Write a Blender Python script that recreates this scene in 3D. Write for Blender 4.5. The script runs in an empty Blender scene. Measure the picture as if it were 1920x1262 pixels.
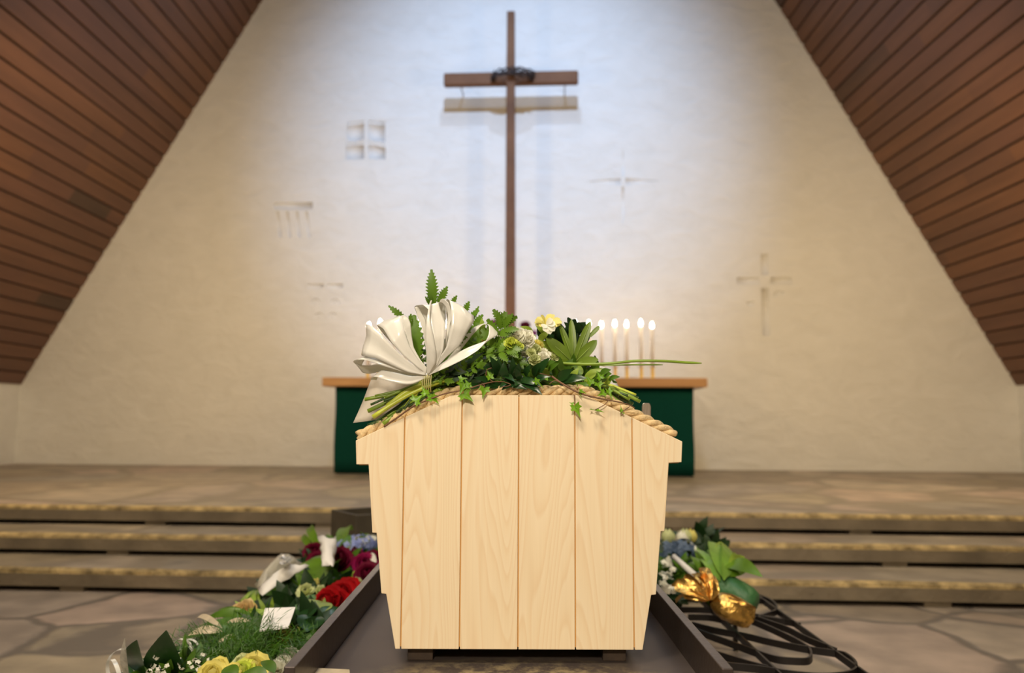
import bpy, math, random
from mathutils import Vector as V, Matrix, Euler, noise
random.seed(7)
R = math.radians
PI = math.pi
sc = bpy.context.scene
COL = sc.collection

# ------------------------------------------------------------------ camera
F = 1500.0; CX, CY = 960.0, 631.0
EYE = V((0, 0, 1.0))
ROT = Matrix.Rotation(R(-0.11), 3, 'Z') @ Matrix.Rotation(R(90 + 5.86), 3, 'X') @ Matrix.Rotation(R(0.29), 3, 'Z')
cam_d = bpy.data.cameras.new('camera'); cam = bpy.data.objects.new('camera', cam_d); COL.objects.link(cam)
cam.matrix_world = Matrix.Translation(EYE) @ ROT.to_4x4()
cam_d.sensor_width = 36; cam_d.lens = 36 * F / 1920.0
cam_d.clip_start = 0.05; cam_d.clip_end = 100
cam_d.dof.use_dof = True; cam_d.dof.focus_distance = 1.64; cam_d.dof.aperture_fstop = 2.6
sc.camera = cam

def ray(px, py): return (ROT @ V(((px - CX) / F, -(py - CY) / F, -1.0)))
def P(px, py, Y):                                   # pixel at world depth Y
    d = ray(px, py); return EYE + d * (Y / d.y)
def PZ(px, py, z):                                  # pixel at height z
    d = ray(px, py); return EYE + d * ((z - EYE.z) / d.z)
PSI = R(3.5); YW = 10.05
def C(u, v, z):                                     # chancel frame -> world
    return V((u * math.cos(PSI) + v * math.sin(PSI), YW - u * math.sin(PSI) + v * math.cos(PSI), z))
def PC(px, py, v):                                  # pixel on chancel plane v -> (u,z)
    d = ray(px, py); n = V((math.sin(PSI), math.cos(PSI), 0)); o = C(0, v, 0)
    t = (o - EYE).dot(n) / d.dot(n); p = EYE + d * t; q = p - o
    return (q.dot(V((math.cos(PSI), -math.sin(PSI), 0))), p.z)

# ------------------------------------------------------------------ materials
MATS = {}
def mat(name, col, rough=.6, metal=0., spec=.5, bump=0., bscale=20., trans=0., emis=None, estr=0., var=0., vscale=5., alpha=1., sheen=0., coat=0., stretch=(1,1,1), bdist=.01):
    if name in MATS: return MATS[name]
    m = bpy.data.materials.new(name); m.use_nodes = True; nt = m.node_tree; N = nt.nodes; L = nt.links
    b = N['Principled BSDF']; out = N['Material Output']
    b.inputs['Base Color'].default_value = (*col, 1); b.inputs['Roughness'].default_value = rough
    b.inputs['Metallic'].default_value = metal; b.inputs['Specular IOR Level'].default_value = spec
    b.inputs['Coat Weight'].default_value = coat; b.inputs['Sheen Weight'].default_value = sheen
    b.inputs['Alpha'].default_value = alpha
    if emis: b.inputs['Emission Color'].default_value = (*emis, 1); b.inputs['Emission Strength'].default_value = estr
    if var or bump:
        tc = N.new('ShaderNodeTexCoord'); mp = N.new('ShaderNodeMapping'); mp.inputs['Scale'].default_value = stretch
        L.new(tc.outputs['Object'], mp.inputs['Vector'])
    if var:
        nz = N.new('ShaderNodeTexNoise'); nz.inputs['Scale'].default_value = vscale; nz.inputs['Detail'].default_value = 5
        L.new(mp.outputs[0], nz.inputs['Vector'])
        rp = N.new('ShaderNodeValToRGB'); rp.color_ramp.elements[0].position = .3; rp.color_ramp.elements[1].position = .7
        rp.color_ramp.elements[0].color = (*[c * (1 - var) for c in col], 1)
        rp.color_ramp.elements[1].color = (*[min(1, c * (1 + var)) for c in col], 1)
        L.new(nz.outputs['Fac'], rp.inputs[0]); L.new(rp.outputs[0], b.inputs['Base Color'])
    if bump:
        nb = N.new('ShaderNodeTexNoise'); nb.inputs['Scale'].default_value = bscale; nb.inputs['Detail'].default_value = 6
        L.new(mp.outputs[0], nb.inputs['Vector'])
        bp = N.new('ShaderNodeBump'); bp.inputs['Strength'].default_value = bump; bp.inputs['Distance'].default_value = bdist
        L.new(nb.outputs['Fac'], bp.inputs['Height']); L.new(bp.outputs[0], b.inputs['Normal'])
    if trans:
        tr = N.new('ShaderNodeBsdfTranslucent'); mx = N.new('ShaderNodeMixShader'); mx.inputs[0].default_value = trans
        if var: L.new(rp.outputs[0], tr.inputs[0])
        else: tr.inputs[0].default_value = (*col, 1)
        L.new(b.outputs[0], mx.inputs[1]); L.new(tr.outputs[0], mx.inputs[2]); L.new(mx.outputs[0], out.inputs[0])
    MATS[name] = m; return m

def nodes(name):
    m = bpy.data.materials.new(name); m.use_nodes = True; MATS[name] = m
    return m, m.node_tree.nodes, m.node_tree.links, m.node_tree.nodes['Principled BSDF']
def ramp(N, stops):
    r = N.new('ShaderNodeValToRGB'); e = r.color_ramp.elements
    while len(e) > 1: e.remove(e[-1])
    e[0].position = stops[0][0]; e[0].color = (*stops[0][1], 1)
    for p, c in stops[1:]:
        k = e.new(p); k.color = (*c, 1)
    return r

def m_pine():
    m, N, L, b = nodes('pale_pine')
    tc = N.new('ShaderNodeTexCoord'); oi = N.new('ShaderNodeObjectInfo')
    off = N.new('ShaderNodeVectorMath'); off.operation = 'MULTIPLY_ADD'
    cb = N.new('ShaderNodeCombineXYZ'); L.new(oi.outputs['Random'], cb.inputs[0]); L.new(oi.outputs['Random'], cb.inputs[1]); L.new(oi.outputs['Random'], cb.inputs[2])
    off.inputs[1].default_value = (7.3, 3.1, 5.7); L.new(cb.outputs[0], off.inputs[0]); L.new(tc.outputs['Object'], off.inputs[2])
    mp = N.new('ShaderNodeMapping'); mp.inputs['Scale'].default_value = (9, 4, .9); L.new(off.outputs[0], mp.inputs[0])
    nz = N.new('ShaderNodeTexNoise'); nz.inputs['Scale'].default_value = 1.15; nz.inputs['Detail'].default_value = 1.5; nz.inputs['Distortion'].default_value = .25; L.new(mp.outputs[0], nz.inputs[0])
    mu = N.new('ShaderNodeMath'); mu.operation = 'MULTIPLY'; mu.inputs[1].default_value = 30; L.new(nz.outputs['Fac'], mu.inputs[0])
    fr = N.new('ShaderNodeMath'); fr.operation = 'FRACT'; L.new(mu.outputs[0], fr.inputs[0])
    rp = ramp(N, [(0, (.88, .73, .51)), (.55, (.85, .68, .45)), (.85, (.79, .58, .35)), (1, (.88, .73, .51))]); L.new(fr.outputs[0], rp.inputs[0])
    mp2 = N.new('ShaderNodeMapping'); mp2.inputs['Scale'].default_value = (260, 60, 5); L.new(off.outputs[0], mp2.inputs[0])
    n2 = N.new('ShaderNodeTexNoise'); n2.inputs['Scale'].default_value = 1; n2.inputs['Detail'].default_value = 3; L.new(mp2.outputs[0], n2.inputs[0])
    r2 = ramp(N, [(.3, (.93, .92, .90)), (.7, (1, 1, 1))]); L.new(n2.outputs['Fac'], r2.inputs[0])
    mx = N.new('ShaderNodeMix'); mx.data_type = 'RGBA'; mx.blend_type = 'MULTIPLY'; mx.inputs[0].default_value = 1
    L.new(rp.outputs[0], mx.inputs[6]); L.new(r2.outputs[0], mx.inputs[7])
    # soft mix so the grain is faint
    m2 = N.new('ShaderNodeMix'); m2.data_type = 'RGBA'; m2.inputs[0].default_value = .55
    m2.inputs[6].default_value = (.88, .725, .50, 1); L.new(mx.outputs[2], m2.inputs[7])
    L.new(m2.outputs[2], b.inputs['Base Color']); b.inputs['Roughness'].default_value = .5
    return m
def m_brownwood(name, cols, sc_=(1.5, 14, 14), rough=.45, island=False):
    m, N, L, b = nodes(name)
    tc = N.new('ShaderNodeTexCoord'); mp = N.new('ShaderNodeMapping'); mp.inputs['Scale'].default_value = sc_; L.new(tc.outputs['Object'], mp.inputs[0])
    nz = N.new('ShaderNodeTexNoise'); nz.inputs['Scale'].default_value = 1; nz.inputs['Detail'].default_value = 6; L.new(mp.outputs[0], nz.inputs[0])
    rp = ramp(N, [(.3, cols[0]), (.7, cols[1])]); L.new(nz.outputs['Fac'], rp.inputs[0])
    last = rp.outputs[0]
    if island:
        g = N.new('ShaderNodeNewGeometry'); r2 = ramp(N, island); r2.color_ramp.interpolation = 'LINEAR'; L.new(g.outputs['Random Per Island'], r2.inputs[0])
        mx = N.new('ShaderNodeMix'); mx.data_type = 'RGBA'; mx.blend_type = 'MULTIPLY'; mx.inputs[0].default_value = 1
        L.new(last, mx.inputs[6]); L.new(r2.outputs[0], mx.inputs[7]); last = mx.outputs[2]
    L.new(last, b.inputs['Base Color']); b.inputs['Roughness'].default_value = rough
    return m
def m_flag(name, scale=1.7, joint=(.17, .145, .12), off=(0, 0, 0)):
    m, N, L, b = nodes(name)
    tc = N.new('ShaderNodeTexCoord'); mp = N.new('ShaderNodeMapping'); mp.inputs['Scale'].default_value = (1, 1, .05); mp.inputs['Location'].default_value = off; L.new(tc.outputs['Object'], mp.inputs[0])
    nz = N.new('ShaderNodeTexNoise'); nz.inputs['Scale'].default_value = 2.2; nz.inputs['Detail'].default_value = 3; L.new(mp.outputs[0], nz.inputs[0])
    ad = N.new('ShaderNodeMix'); ad.data_type = 'RGBA'; ad.blend_type = 'LINEAR_LIGHT'; ad.inputs[0].default_value = .12; L.new(mp.outputs[0], ad.inputs[6]); L.new(nz.outputs['Color'], ad.inputs[7])
    ve = N.new('ShaderNodeTexVoronoi'); ve.feature = 'DISTANCE_TO_EDGE'; ve.inputs['Scale'].default_value = scale; L.new(ad.outputs[2], ve.inputs['Vector'])
    vc = N.new('ShaderNodeTexVoronoi'); vc.inputs['Scale'].default_value = scale; L.new(ad.outputs[2], vc.inputs['Vector'])
    sx = N.new('ShaderNodeSeparateColor'); L.new(vc.outputs['Color'], sx.inputs[0])
    rp = ramp(N, [(0, (.27, .22, .165)), (.2, (.40, .34, .27)), (.4, (.27, .225, .155)), (.6, (.42, .33, .27)), (.8, (.28, .25, .21)), (1, (.37, .31, .22))]); L.new(sx.outputs[0], rp.inputs[0])
    n2 = N.new('ShaderNodeTexNoise'); n2.inputs['Scale'].default_value = 3.6; n2.inputs['Detail'].default_value = 7; L.new(mp.outputs[0], n2.inputs[0])
    r2 = ramp(N, [(.3, (.66, .66, .66)), (.68, (1.18, 1.15, 1.12))]); L.new(n2.outputs['Fac'], r2.inputs[0])
    mx = N.new('ShaderNodeMix'); mx.data_type = 'RGBA'; mx.blend_type = 'MULTIPLY'; mx.inputs[0].default_value = 1; L.new(rp.outputs[0], mx.inputs[6]); L.new(r2.outputs[0], mx.inputs[7])
    er = ramp(N, [(.02, (0, 0, 0)), (.07, (1, 1, 1))]); L.new(ve.outputs['Distance'], er.inputs[0])
    m2 = N.new('ShaderNodeMix'); m2.data_type = 'RGBA'; L.new(er.outputs[0], m2.inputs[0]); m2.inputs[6].default_value = (*joint, 1); L.new(mx.outputs[2], m2.inputs[7])
    L.new(m2.outputs[2], b.inputs['Base Color']); b.inputs['Roughness'].default_value = .52
    bp = N.new('ShaderNodeBump'); bp.inputs['Strength'].default_value = .5; bp.inputs['Distance'].default_value = .012
    hm = N.new('ShaderNodeMath'); hm.operation = 'MULTIPLY_ADD'; hm.inputs[1].default_value = .5; L.new(n2.outputs['Fac'], hm.inputs[0]); L.new(er.outputs[0], hm.inputs[2])
    L.new(hm.outputs[0], bp.inputs['Height']); L.new(bp.outputs[0], b.inputs['Normal'])
    return m
def m_plaster():
    m, N, L, b = nodes('white_plaster')
    tc = N.new('ShaderNodeTexCoord'); mp = N.new('ShaderNodeMapping'); mp.inputs['Scale'].default_value = (1, 1, 1.8); L.new(tc.outputs['Object'], mp.inputs[0])
    nz = N.new('ShaderNodeTexNoise'); nz.inputs['Scale'].default_value = 3.2; nz.inputs['Detail'].default_value = 8; nz.inputs['Roughness'].default_value = .55; nz.inputs['Distortion'].default_value = .6; L.new(mp.outputs[0], nz.inputs[0])
    rp = ramp(N, [(.3, (.74, .73, .71)), (.7, (.80, .79, .775))]); L.new(nz.outputs['Fac'], rp.inputs[0]); L.new(rp.outputs[0], b.inputs['Base Color'])
    bp = N.new('ShaderNodeBump'); bp.inputs['Strength'].default_value = .55; bp.inputs['Distance'].default_value = .05
    L.new(nz.outputs['Fac'], bp.inputs['Height']); L.new(bp.outputs[0], b.inputs['Normal']); b.inputs['Roughness'].default_value = .85
    return m
PINE = m_pine()
GOLDPINE = mat('groove_pine', (.62, .33, .09), .6)
PLASTER = m_plaster()
FLAG = m_flag('flagstone'); FLAG2 = m_flag('flagstone_chancel', .9, joint=(.24, .20, .15), off=(3.3, 1.7, 0)); FLAGT = m_flag('flagstone_tread', .9, joint=(.25, .21, .16), off=(9.3, 6.7, 0))
EDGE = mat('lit_split_stone_edge', (.42, .31, .14), .8, bump=1.0, bscale=30, var=.6, vscale=11, bdist=.02)  # ochre of the split edge, with its lit rim put into the colour
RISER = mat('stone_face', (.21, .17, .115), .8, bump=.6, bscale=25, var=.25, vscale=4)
RECESS_SHADE = mat('recess_shade', (.02, .016, .012), .9)  # near-black paints the shade of the slot onto the footing
PLANK = m_brownwood('ceiling_plank', ((.122, .054, .030), (.168, .076, .042)), (9, .7, 9), .5,
    island=[(0, (.5, .55, .55)), (.06, (.55, .6, .6)), (.09, (.9, .85, .85)), (.35, (1, .97, .95)), (.6, (.95, .9, 1)), (.85, (1.1, 1.05, .95)), (1, (1.22, 1.15, .95))])
PLANKBACK = mat('ceiling_back', (.03, .012, .004), .8)
CROSSW = m_brownwood('cross_oak', ((.12, .05, .02), (.20, .09, .04)), (3, 9, 3), .75)
ALTARW = m_brownwood('altar_top_oak', ((.42, .22, .09), (.55, .31, .14)), (2, 12, 20), .4)
GREEN = mat('green_cloth', (.002, .044, .033), .9, bump=.3, bscale=180, var=.12, vscale=60, sheen=.0, spec=.1)
STEEL = mat('dark_bronze_metal', (.085, .066, .060), .34, metal=.55, var=.12, vscale=40, bump=.06, bscale=80)
def m_slab():
    m, N, L, b = nodes('dark_slab_metal')
    tc = N.new('ShaderNodeTexCoord'); nz = N.new('ShaderNodeTexNoise'); nz.inputs['Scale'].default_value = 26; nz.inputs['Detail'].default_value = 9; nz.inputs['Roughness'].default_value = .72; L.new(tc.outputs['Object'], nz.inputs[0])
    n0 = N.new('ShaderNodeTexNoise'); n0.inputs['Scale'].default_value = 5; L.new(tc.outputs['Object'], n0.inputs[0])
    # scuffs where the casket has been slid, in front of it, near the middle
    mp = N.new('ShaderNodeMapping'); mp.inputs['Location'].default_value = (-.02 * 3.0, (2.655 - 1.50) * 6.5, 0); mp.inputs['Scale'].default_value = (3.0, 6.5, 0); L.new(tc.outputs['Object'], mp.inputs[0])
    ln = N.new('ShaderNodeVectorMath'); ln.operation = 'LENGTH'; L.new(mp.outputs[0], ln.inputs[0])
    ms = ramp(N, [(0, (1, 1, 1)), (1, (0, 0, 0))]); L.new(ln.outputs['Value'], ms.inputs[0])
    r1 = ramp(N, [(.44, (0, 0, 0)), (.62, (1, 1, 1))]); L.new(nz.outputs['Fac'], r1.inputs[0])
    mu = N.new('ShaderNodeMath'); mu.operation = 'MULTIPLY'; L.new(ms.outputs[0], mu.inputs[0]); L.new(r1.outputs[0], mu.inputs[1])
    bs = ramp(N, [(.3, (.062, .048, .042)), (.7, (.085, .066, .058))]); L.new(n0.outputs['Fac'], bs.inputs[0])
    mx = N.new('ShaderNodeMix'); mx.data_type = 'RGBA'; L.new(mu.outputs[0], mx.inputs[0]); L.new(bs.outputs[0], mx.inputs[6]); mx.inputs[7].default_value = (.50, .40, .21, 1)
    L.new(mx.outputs[2], b.inputs['Base Color']); b.inputs['Roughness'].default_value = .5; b.inputs['Metallic'].default_value = .15
    return m
SLAB = m_slab()
IRON = mat('black_wrought_iron', (.016, .013, .012), .42, metal=.3)
STONE_DARK = mat('dark_box_metal', (.075, .062, .042), .6, metal=.2, var=.2, vscale=8)
ROPE = mat('hemp_rope', (.64, .47, .25), .85, bump=.8, bscale=260, var=.22, vscale=90, bdist=.003)
BEARER = mat('bearer_wood', (.04, .023, .012), .7, var=.3, vscale=60)
PALEB = mat('pale_block_wood', (.50, .42, .29), .7, var=.15, vscale=50)
NICKEL = mat('brushed_steel', (.36, .31, .27), .32, metal=.85, var=.15, vscale=60, stretch=(8, 8, 1))
BRASS = mat('yellow_brass', (1, .70, .10), .4, metal=.0)
WAX = mat('white_wax', (.97, .94, .90), .5, trans=.5)
FLAME = mat('flame', (1, .8, .5), .5, emis=(1, .74, .42), estr=110)
WICK = mat('wick', (.03, .02, .02), .9)
SATIN = mat('white_satin_ribbon', (.95, .93, .87), .2, spec=.8, trans=.22, coat=.3, bump=.05, bscale=8)
FILM = mat('frosted_wrap_film', (.84, .78, .68), .35, trans=.4, alpha=.72)
PAPER = mat('white_paper', (.84, .81, .76), .6, trans=.15, bump=.25, bscale=14)
WRAP = mat('pale_cellophane', (.62, .58, .48), .25, trans=.3, bump=.5, bscale=25, alpha=.85, bdist=.03)
LACE = mat('white_lace_card', (.86, .83, .80), .7, bump=.5, bscale=60)
GOLD = mat('gold_foil', (.74, .45, .12), .26, metal=.95, bump=.7, bscale=22, bdist=.02)
TISSUE = mat('green_wrap_paper', (.04, .14, .045), .5, bump=.6, bscale=18, bdist=.02, spec=.6)
def leafm(name, c, tr=.2, rough=.4, var=.25, vs=14): return mat(name, c, rough, trans=tr, var=var, vscale=vs)
L_FERN = leafm('fern_green', (.125, .25, .014), .3)
L_MID = leafm('mid_leaf_green', (.066, .15, .009), .2)
L_DARK = leafm('dark_glossy_leaf', (.015, .052, .011), .12, .28)
L_IVY = leafm('ivy_green', (.20, .42, .02), .4, .35)
L_FAT = leafm('fatsia_green', (.20, .31, .03), .35, .38, .18)
L_DEEP = leafm('deep_leaf_green', (.010, .036, .006), .1, .5)
L_LIME = leafm('lime_leaf', (.34, .48, .06), .4)
L_NEED = leafm('needle_green', (.042, .125, .005), .3)
STEM = mat('stem_green', (.20, .30, .03), .4, var=.35, vscale=12)
STEM_D = mat('stem_dark_green', (.045, .09, .02), .5, var=.3, vscale=20)
STEM_L = mat('stem_lime', (.50, .56, .06), .35, var=.2, vscale=18)
STEM_C = mat('stem_cut_end', (.62, .64, .28), .6)
VINE = mat('vine_brown', (.16, .075, .035), .6, var=.3, vscale=60)
def petm(name, c, tr=.3, var=.12): return mat(name, c, .5, trans=tr, var=var, vscale=30)
P_WHITE = petm('petal_cream_white', (.94, .91, .78)); P_LIME = petm('petal_lime', (.72, .80, .14)); P_YEL = petm('petal_pale_yellow', (.86, .78, .24))
P_RED = petm('petal_red', (.42, .005, .008), .15); P_CRIM = petm('petal_crimson', (.17, .004, .03), .12); P_BLUE = petm('petal_blue', (.32, .38, .68)); P_PURP = petm('petal_purple', (.42, .09, .33))
P_PEACH = petm('petal_peach', (.74, .55, .26)); P_GRN = petm('petal_green_white', (.70, .74, .38)); P_DBLUE = petm('petal_slate_blue', (.10, .15, .24)); P_MAG = petm('petal_magenta', (.34, .01, .09), .15)

# ------------------------------------------------------------------ mesh builder
class MB:
    def __init__(s): s.v = []; s.f = []; s.m = []; s.mi = 0; s.sm = True
    def add(s, vs, fs, mi=None):
        o = len(s.v); s.v += [tuple(p) for p in vs]
        for f in fs: s.f.append([i + o for i in f]); s.m.append(s.mi if mi is None else mi)
    def box(s, lo, hi, M=None, mi=None):
        x0, y0, z0 = lo; x1, y1, z1 = hi
        vs = [V(p) for p in ((x0, y0, z0), (x1, y0, z0), (x1, y1, z0), (x0, y1, z0), (x0, y0, z1), (x1, y0, z1), (x1, y1, z1), (x0, y1, z1))]
        if M: vs = [M(*p) if callable(M) else M @ p for p in vs]
        s.add(vs, [(0, 3, 2, 1), (4, 5, 6, 7), (0, 1, 5, 4), (1, 2, 6, 5), (2, 3, 7, 6), (3, 0, 4, 7)], mi)
    def prism(s, pts, ext, mi=None):            # polygon pts (3D, ccw seen from -ext) extruded by ext
        n = len(pts); e = V(ext); a = [V(p) for p in pts]
        s.add(a + [p + e for p in a], [list(range(n)), list(range(2 * n - 1, n - 1, -1))] + [(i, n + i, n + (i + 1) % n, (i + 1) % n) for i in range(n)], mi)
    def tube(s, pts, r, n=8, cap=True, mi=None, flat=1., up=None):
        pts = [V(p) for p in pts]; rs = r if isinstance(r, (list, tuple)) else [r] * len(pts)
        if len(pts) < 2: return
        T = []
        for i in range(len(pts)):
            a = pts[max(0, i - 1)]; b = pts[min(len(pts) - 1, i + 1)]; d = (b - a); T.append(d.normalized() if d.length > 1e-9 else V((0, 0, 1)))
        x = up if up is not None else (V((0, 0, 1)) if abs(T[0].z) < .9 else V((1, 0, 0)))
        vs = []
        for p, t, q in zip(pts, T, rs):
            x = (x - t * x.dot(t)); x = x.normalized() if x.length > 1e-6 else t.orthogonal().normalized(); y = t.cross(x)
            for k in range(n):
                a = 2 * PI * k / n; vs.append(p + x * math.cos(a) * q + y * math.sin(a) * q * flat)
        fs = []
        for i in range(len(pts) - 1):
            for k in range(n): fs.append((i * n + k, i * n + (k + 1) % n, (i + 1) * n + (k + 1) % n, (i + 1) * n + k))
        if cap: fs.append(list(range(n))[::-1]); fs.append([(len(pts) - 1) * n + k for k in range(n)])
        s.add(vs, fs, mi)
    def lathe(s, c, prof, n=20, mi=None, axis=None):
        c = V(c); q = V((0, 0, 1)).rotation_difference(V(axis)) if axis is not None else None
        vs = []
        for r, z in prof:
            for k in range(n):
                p = V((r * math.cos(2 * PI * k / n), r * math.sin(2 * PI * k / n), z)); vs.append(c + (q @ p if q else p))
        fs = [(i * n + k, i * n + (k + 1) % n, (i + 1) * n + (k + 1) % n, (i + 1) * n + k) for i in range(len(prof) - 1) for k in range(n)]
        s.add(vs, fs, mi)
    def strip(s, L_, R_, mi=None):
        vs = []
        for a, b in zip(L_, R_): vs += [V(a), (V(a) + V(b)) / 2, V(b)]
        fs = []
        for i in range(len(L_) - 1):
            for k in (0, 1): fs.append((i * 3 + k, i * 3 + k + 1, i * 3 + k + 4, i * 3 + k + 3))
        s.add(vs, fs, mi)
    def leaf(s, a, b, w, n, bend=.12, fold=.18, prof=None, teeth=0, depth=.35, seg=8, mi=None, twist=0.):
        """blade from a to b, half width w, surface normal about n"""
        a = V(a); b = V(b); d = b - a; Ln = d.length
        if Ln < 1e-6: return
        t = d / Ln; n = V(n); n = (n - t * n.dot(t)); n = n.normalized() if n.length > 1e-5 else t.orthogonal().normalized()
        sd = t.cross(n); prof = prof or (lambda u: math.sin(PI * min(1, u ** .75)) ** .85)
        if teeth: seg = teeth * 2
        vs = []
        for i in range(seg + 1):
            u = i / seg; c = a + d * u + n * (bend * Ln * math.sin(PI * u))
            ww = w * prof(u) if 0 < u < 1 else w * .03
            if teeth and 0 < i < seg: ww *= (1 + depth * .4) if i % 2 else (1 - depth)
            tw = twist * u; s2 = sd * math.cos(tw) + n * math.sin(tw)
            ft = t * (w * depth * .6 if (teeth and i % 2) else 0)
            vs += [c - s2 * ww + n * (fold * ww) + ft, c, c + s2 * ww + n * (fold * ww) + ft]
        fs = []
        for i in range(seg):
            for k in (0, 1): fs.append((i * 3 + k, i * 3 + k + 1, i * 3 + k + 4, i * 3 + k + 3))
        s.add(vs, fs, mi)
    def build(s, name, mats, parent=None, smooth=True, bevel=0., **tags):
        me = bpy.data.meshes.new(name); me.from_pydata(s.v, [], s.f); me.update()
        if not isinstance(mats, (list, tuple)): mats = [mats]
        for m in mats: me.materials.append(m)
        if len(mats) > 1: me.polygons.foreach_set('material_index', s.m)
        if smooth: me.polygons.foreach_set('use_smooth', [True] * len(me.polygons))
        o = bpy.data.objects.new(name, me); COL.objects.link(o)
        if parent is not None:
            root = parent
            while root.parent: root = root.parent
            me.transform(root.matrix_basis.inverted() if parent is root else (root.matrix_basis @ parent.matrix_basis).inverted()); o.parent = parent
        elif s.v:
            xs = [p[0] for p in s.v]; ys = [p[1] for p in s.v]; zs = [p[2] for p in s.v]
            if not tags.get('keep'):
                c = V(((min(xs) + max(xs)) / 2, (min(ys) + max(ys)) / 2, min(zs))); me.transform(Matrix.Translation(-c)); o.location = c
        if bevel:
            b = o.modifiers.new('bevel', 'BEVEL'); b.width = bevel; b.segments = 2; b.limit_method = 'ANGLE'; b.angle_limit = R(40)
            if smooth:
                pass
        tag(o, **{k: v for k, v in tags.items() if k != 'keep'})
        return o
def tag(o, label=None, cat=None, group=None, kind=None):
    if label: o['label'] = label
    if cat: o['category'] = cat
    if group: o['group'] = group
    if kind: o['kind'] = kind
    return o
def thing(name, loc, label, cat, group=None, rz=0):
    o = bpy.data.objects.new(name, None); COL.objects.link(o); o.empty_display_size = .05
    o.matrix_basis = Matrix.Translation(V(loc)) @ Matrix.Rotation(rz, 4, 'Z'); o.location = V(loc); o.rotation_euler = (0, 0, rz)
    return tag(o, label, cat, group)
def dup(root, loc, label, group=None):
    r = root.copy(); COL.objects.link(r); r.location = loc; r['label'] = label
    if group: r['group'] = group
    for ch in list(root.children):
        c = ch.copy(); COL.objects.link(c); c.parent = r
        for g in ch.children:
            d = g.copy(); COL.objects.link(d); d.parent = c
    return r
def smoothpath(pts, k=6):
    pts = [V(p) for p in pts]; out = []
    for i in range(len(pts) - 1):
        p0 = pts[max(0, i - 1)]; p1 = pts[i]; p2 = pts[i + 1]; p3 = pts[min(len(pts) - 1, i + 2)]
        for j in range(k):
            t = j / k
            out.append(.5 * ((2 * p1) + (p2 - p0) * t + (2 * p0 - 5 * p1 + 4 * p2 - p3) * t * t + (3 * p1 - p0 - 3 * p2 + p3) * t ** 3))
    out.append(pts[-1]); return out
rnd = random.uniform
def rv(s=1.): return V((rnd(-s, s), rnd(-s, s), rnd(-s, s)))

# ------------------------------------------------------------------ room
ZP = EYE.z - .61; RS = .13
uL, _ = PC(28, 862, 0); uR, _ = PC(1916, 880, 0)
eL = PC(38, 720, 0); eR = PC(1908, 722, 0); tL = PC(490, 0, 0); tR = PC(1455, 0, 0)
def lineX(p, q, r, s_):
    d1 = (q[0] - p[0], q[1] - p[1]); d2 = (s_[0] - r[0], s_[1] - r[1]); den = d1[0] * d2[1] - d1[1] * d2[0]
    t = ((r[0] - p[0]) * d2[1] - (r[1] - p[1]) * d2[0]) / den; return (p[0] + t * d1[0], p[1] + t * d1[1])
AP = lineX(eL, tL, eR, tR)
# wall behind the altar, with the carved signs cut into the plaster
mb = MB()
sL = (eL[1] - AP[1]) / (eL[0] - AP[0]); sR = (eR[1] - AP[1]) / (eR[0] - AP[0])
poly = [(uL, -.1), (uR, -.1), (uR, AP[1] + sR * (uR - AP[0])), AP, (uL, AP[1] + sL * (uL - AP[0]))]
mb.prism([C(u, 0, z) for u, z in poly], C(0, .3, 0) - C(0, 0, 0))
wall = mb.build('wall_altar', PLASTER, smooth=False, kind='structure', keep=1)
cut = MB(); DEP = .014
def cbox(px0, py0, px1, py1, dep=DEP):
    a = PC(px0, py0, 0); b = PC(px1, py1, 0); cut.box((min(a[0], b[0]), -.06, min(a[1], b[1])), (max(a[0], b[0]), dep, max(a[1], b[1])), C)
def cpoly(pts, dep=DEP):
    q = [PC(x, y, 0) for x, y in pts]
    ar = sum(q[i][0] * q[(i + 1) % len(q)][1] - q[(i + 1) % len(q)][0] * q[i][1] for i in range(len(q)))
    if ar < 0: q = q[::-1]
    cut.prism([C(u, -.06, z) for u, z in q], C(0, .06 + dep, 0) - C(0, 0, 0))
# open book
cpoly([(650, 229), (667, 228), (683, 225), (683, 229), (667, 232), (650, 233)]); cpoly([(690, 225), (706, 228), (722, 228), (722, 232), (706, 232), (690, 229)])
cpoly([(648, 268), (667, 268), (683, 264), (683, 267), (667, 271), (648, 271)], .014); cpoly([(690, 264), (706, 268), (722, 270), (722, 273), (706, 271), (690, 267)], .014)
cpoly([(650, 235), (667, 234), (683, 231), (683, 261), (667, 265), (650, 265)], .0015); cpoly([(690, 231), (706, 234), (722, 234), (722, 267), (706, 265), (690, 261)], .0015)
cpoly([(648, 274), (683, 271), (683, 298), (648, 299)], .0015); cpoly([(690, 271), (723, 276), (723, 299), (690, 298)], .0015)
# woven panel
cbox(513, 380, 586, 392, .014)
for i in range(4):
    x = 517 + i * 18
    cpoly([(x, 396), (x + 6, 396), (x + 12, 446), (x + 6, 446)], .008)
# scroll panel
cbox(577, 532, 607, 540); cbox(613, 532, 643, 540)
def arc(cx, cy, rx, ry, a0, a1, w, dep=.012, n=10):
    o = []; i_ = []
    for k in range(n + 1):
        a = R(a0 + (a1 - a0) * k / n); o.append((cx + rx * math.cos(a), cy - ry * math.sin(a))); i_.append((cx + (rx - w) * math.cos(a), cy - (ry - w) * math.sin(a)))
    cpoly(o + i_[::-1], dep)
arc(592, 572, 9, 12, 10, 175, 4); arc(628, 572, 9, 12, 5, 170, 4); arc(598, 598, 10, 12, 15, 170, 4); arc(623, 598, 9, 12, 10, 165, 4)
# star
cpoly([(1098, 340), (1164, 334), (1164, 347)]); cpoly([(1172, 334), (1240, 339), (1172, 347)])
cpoly([(1168, 275), (1171, 330), (1165, 330)], .008); cpoly([(1165, 350), (1171, 350), (1168, 425)], .008)
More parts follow.
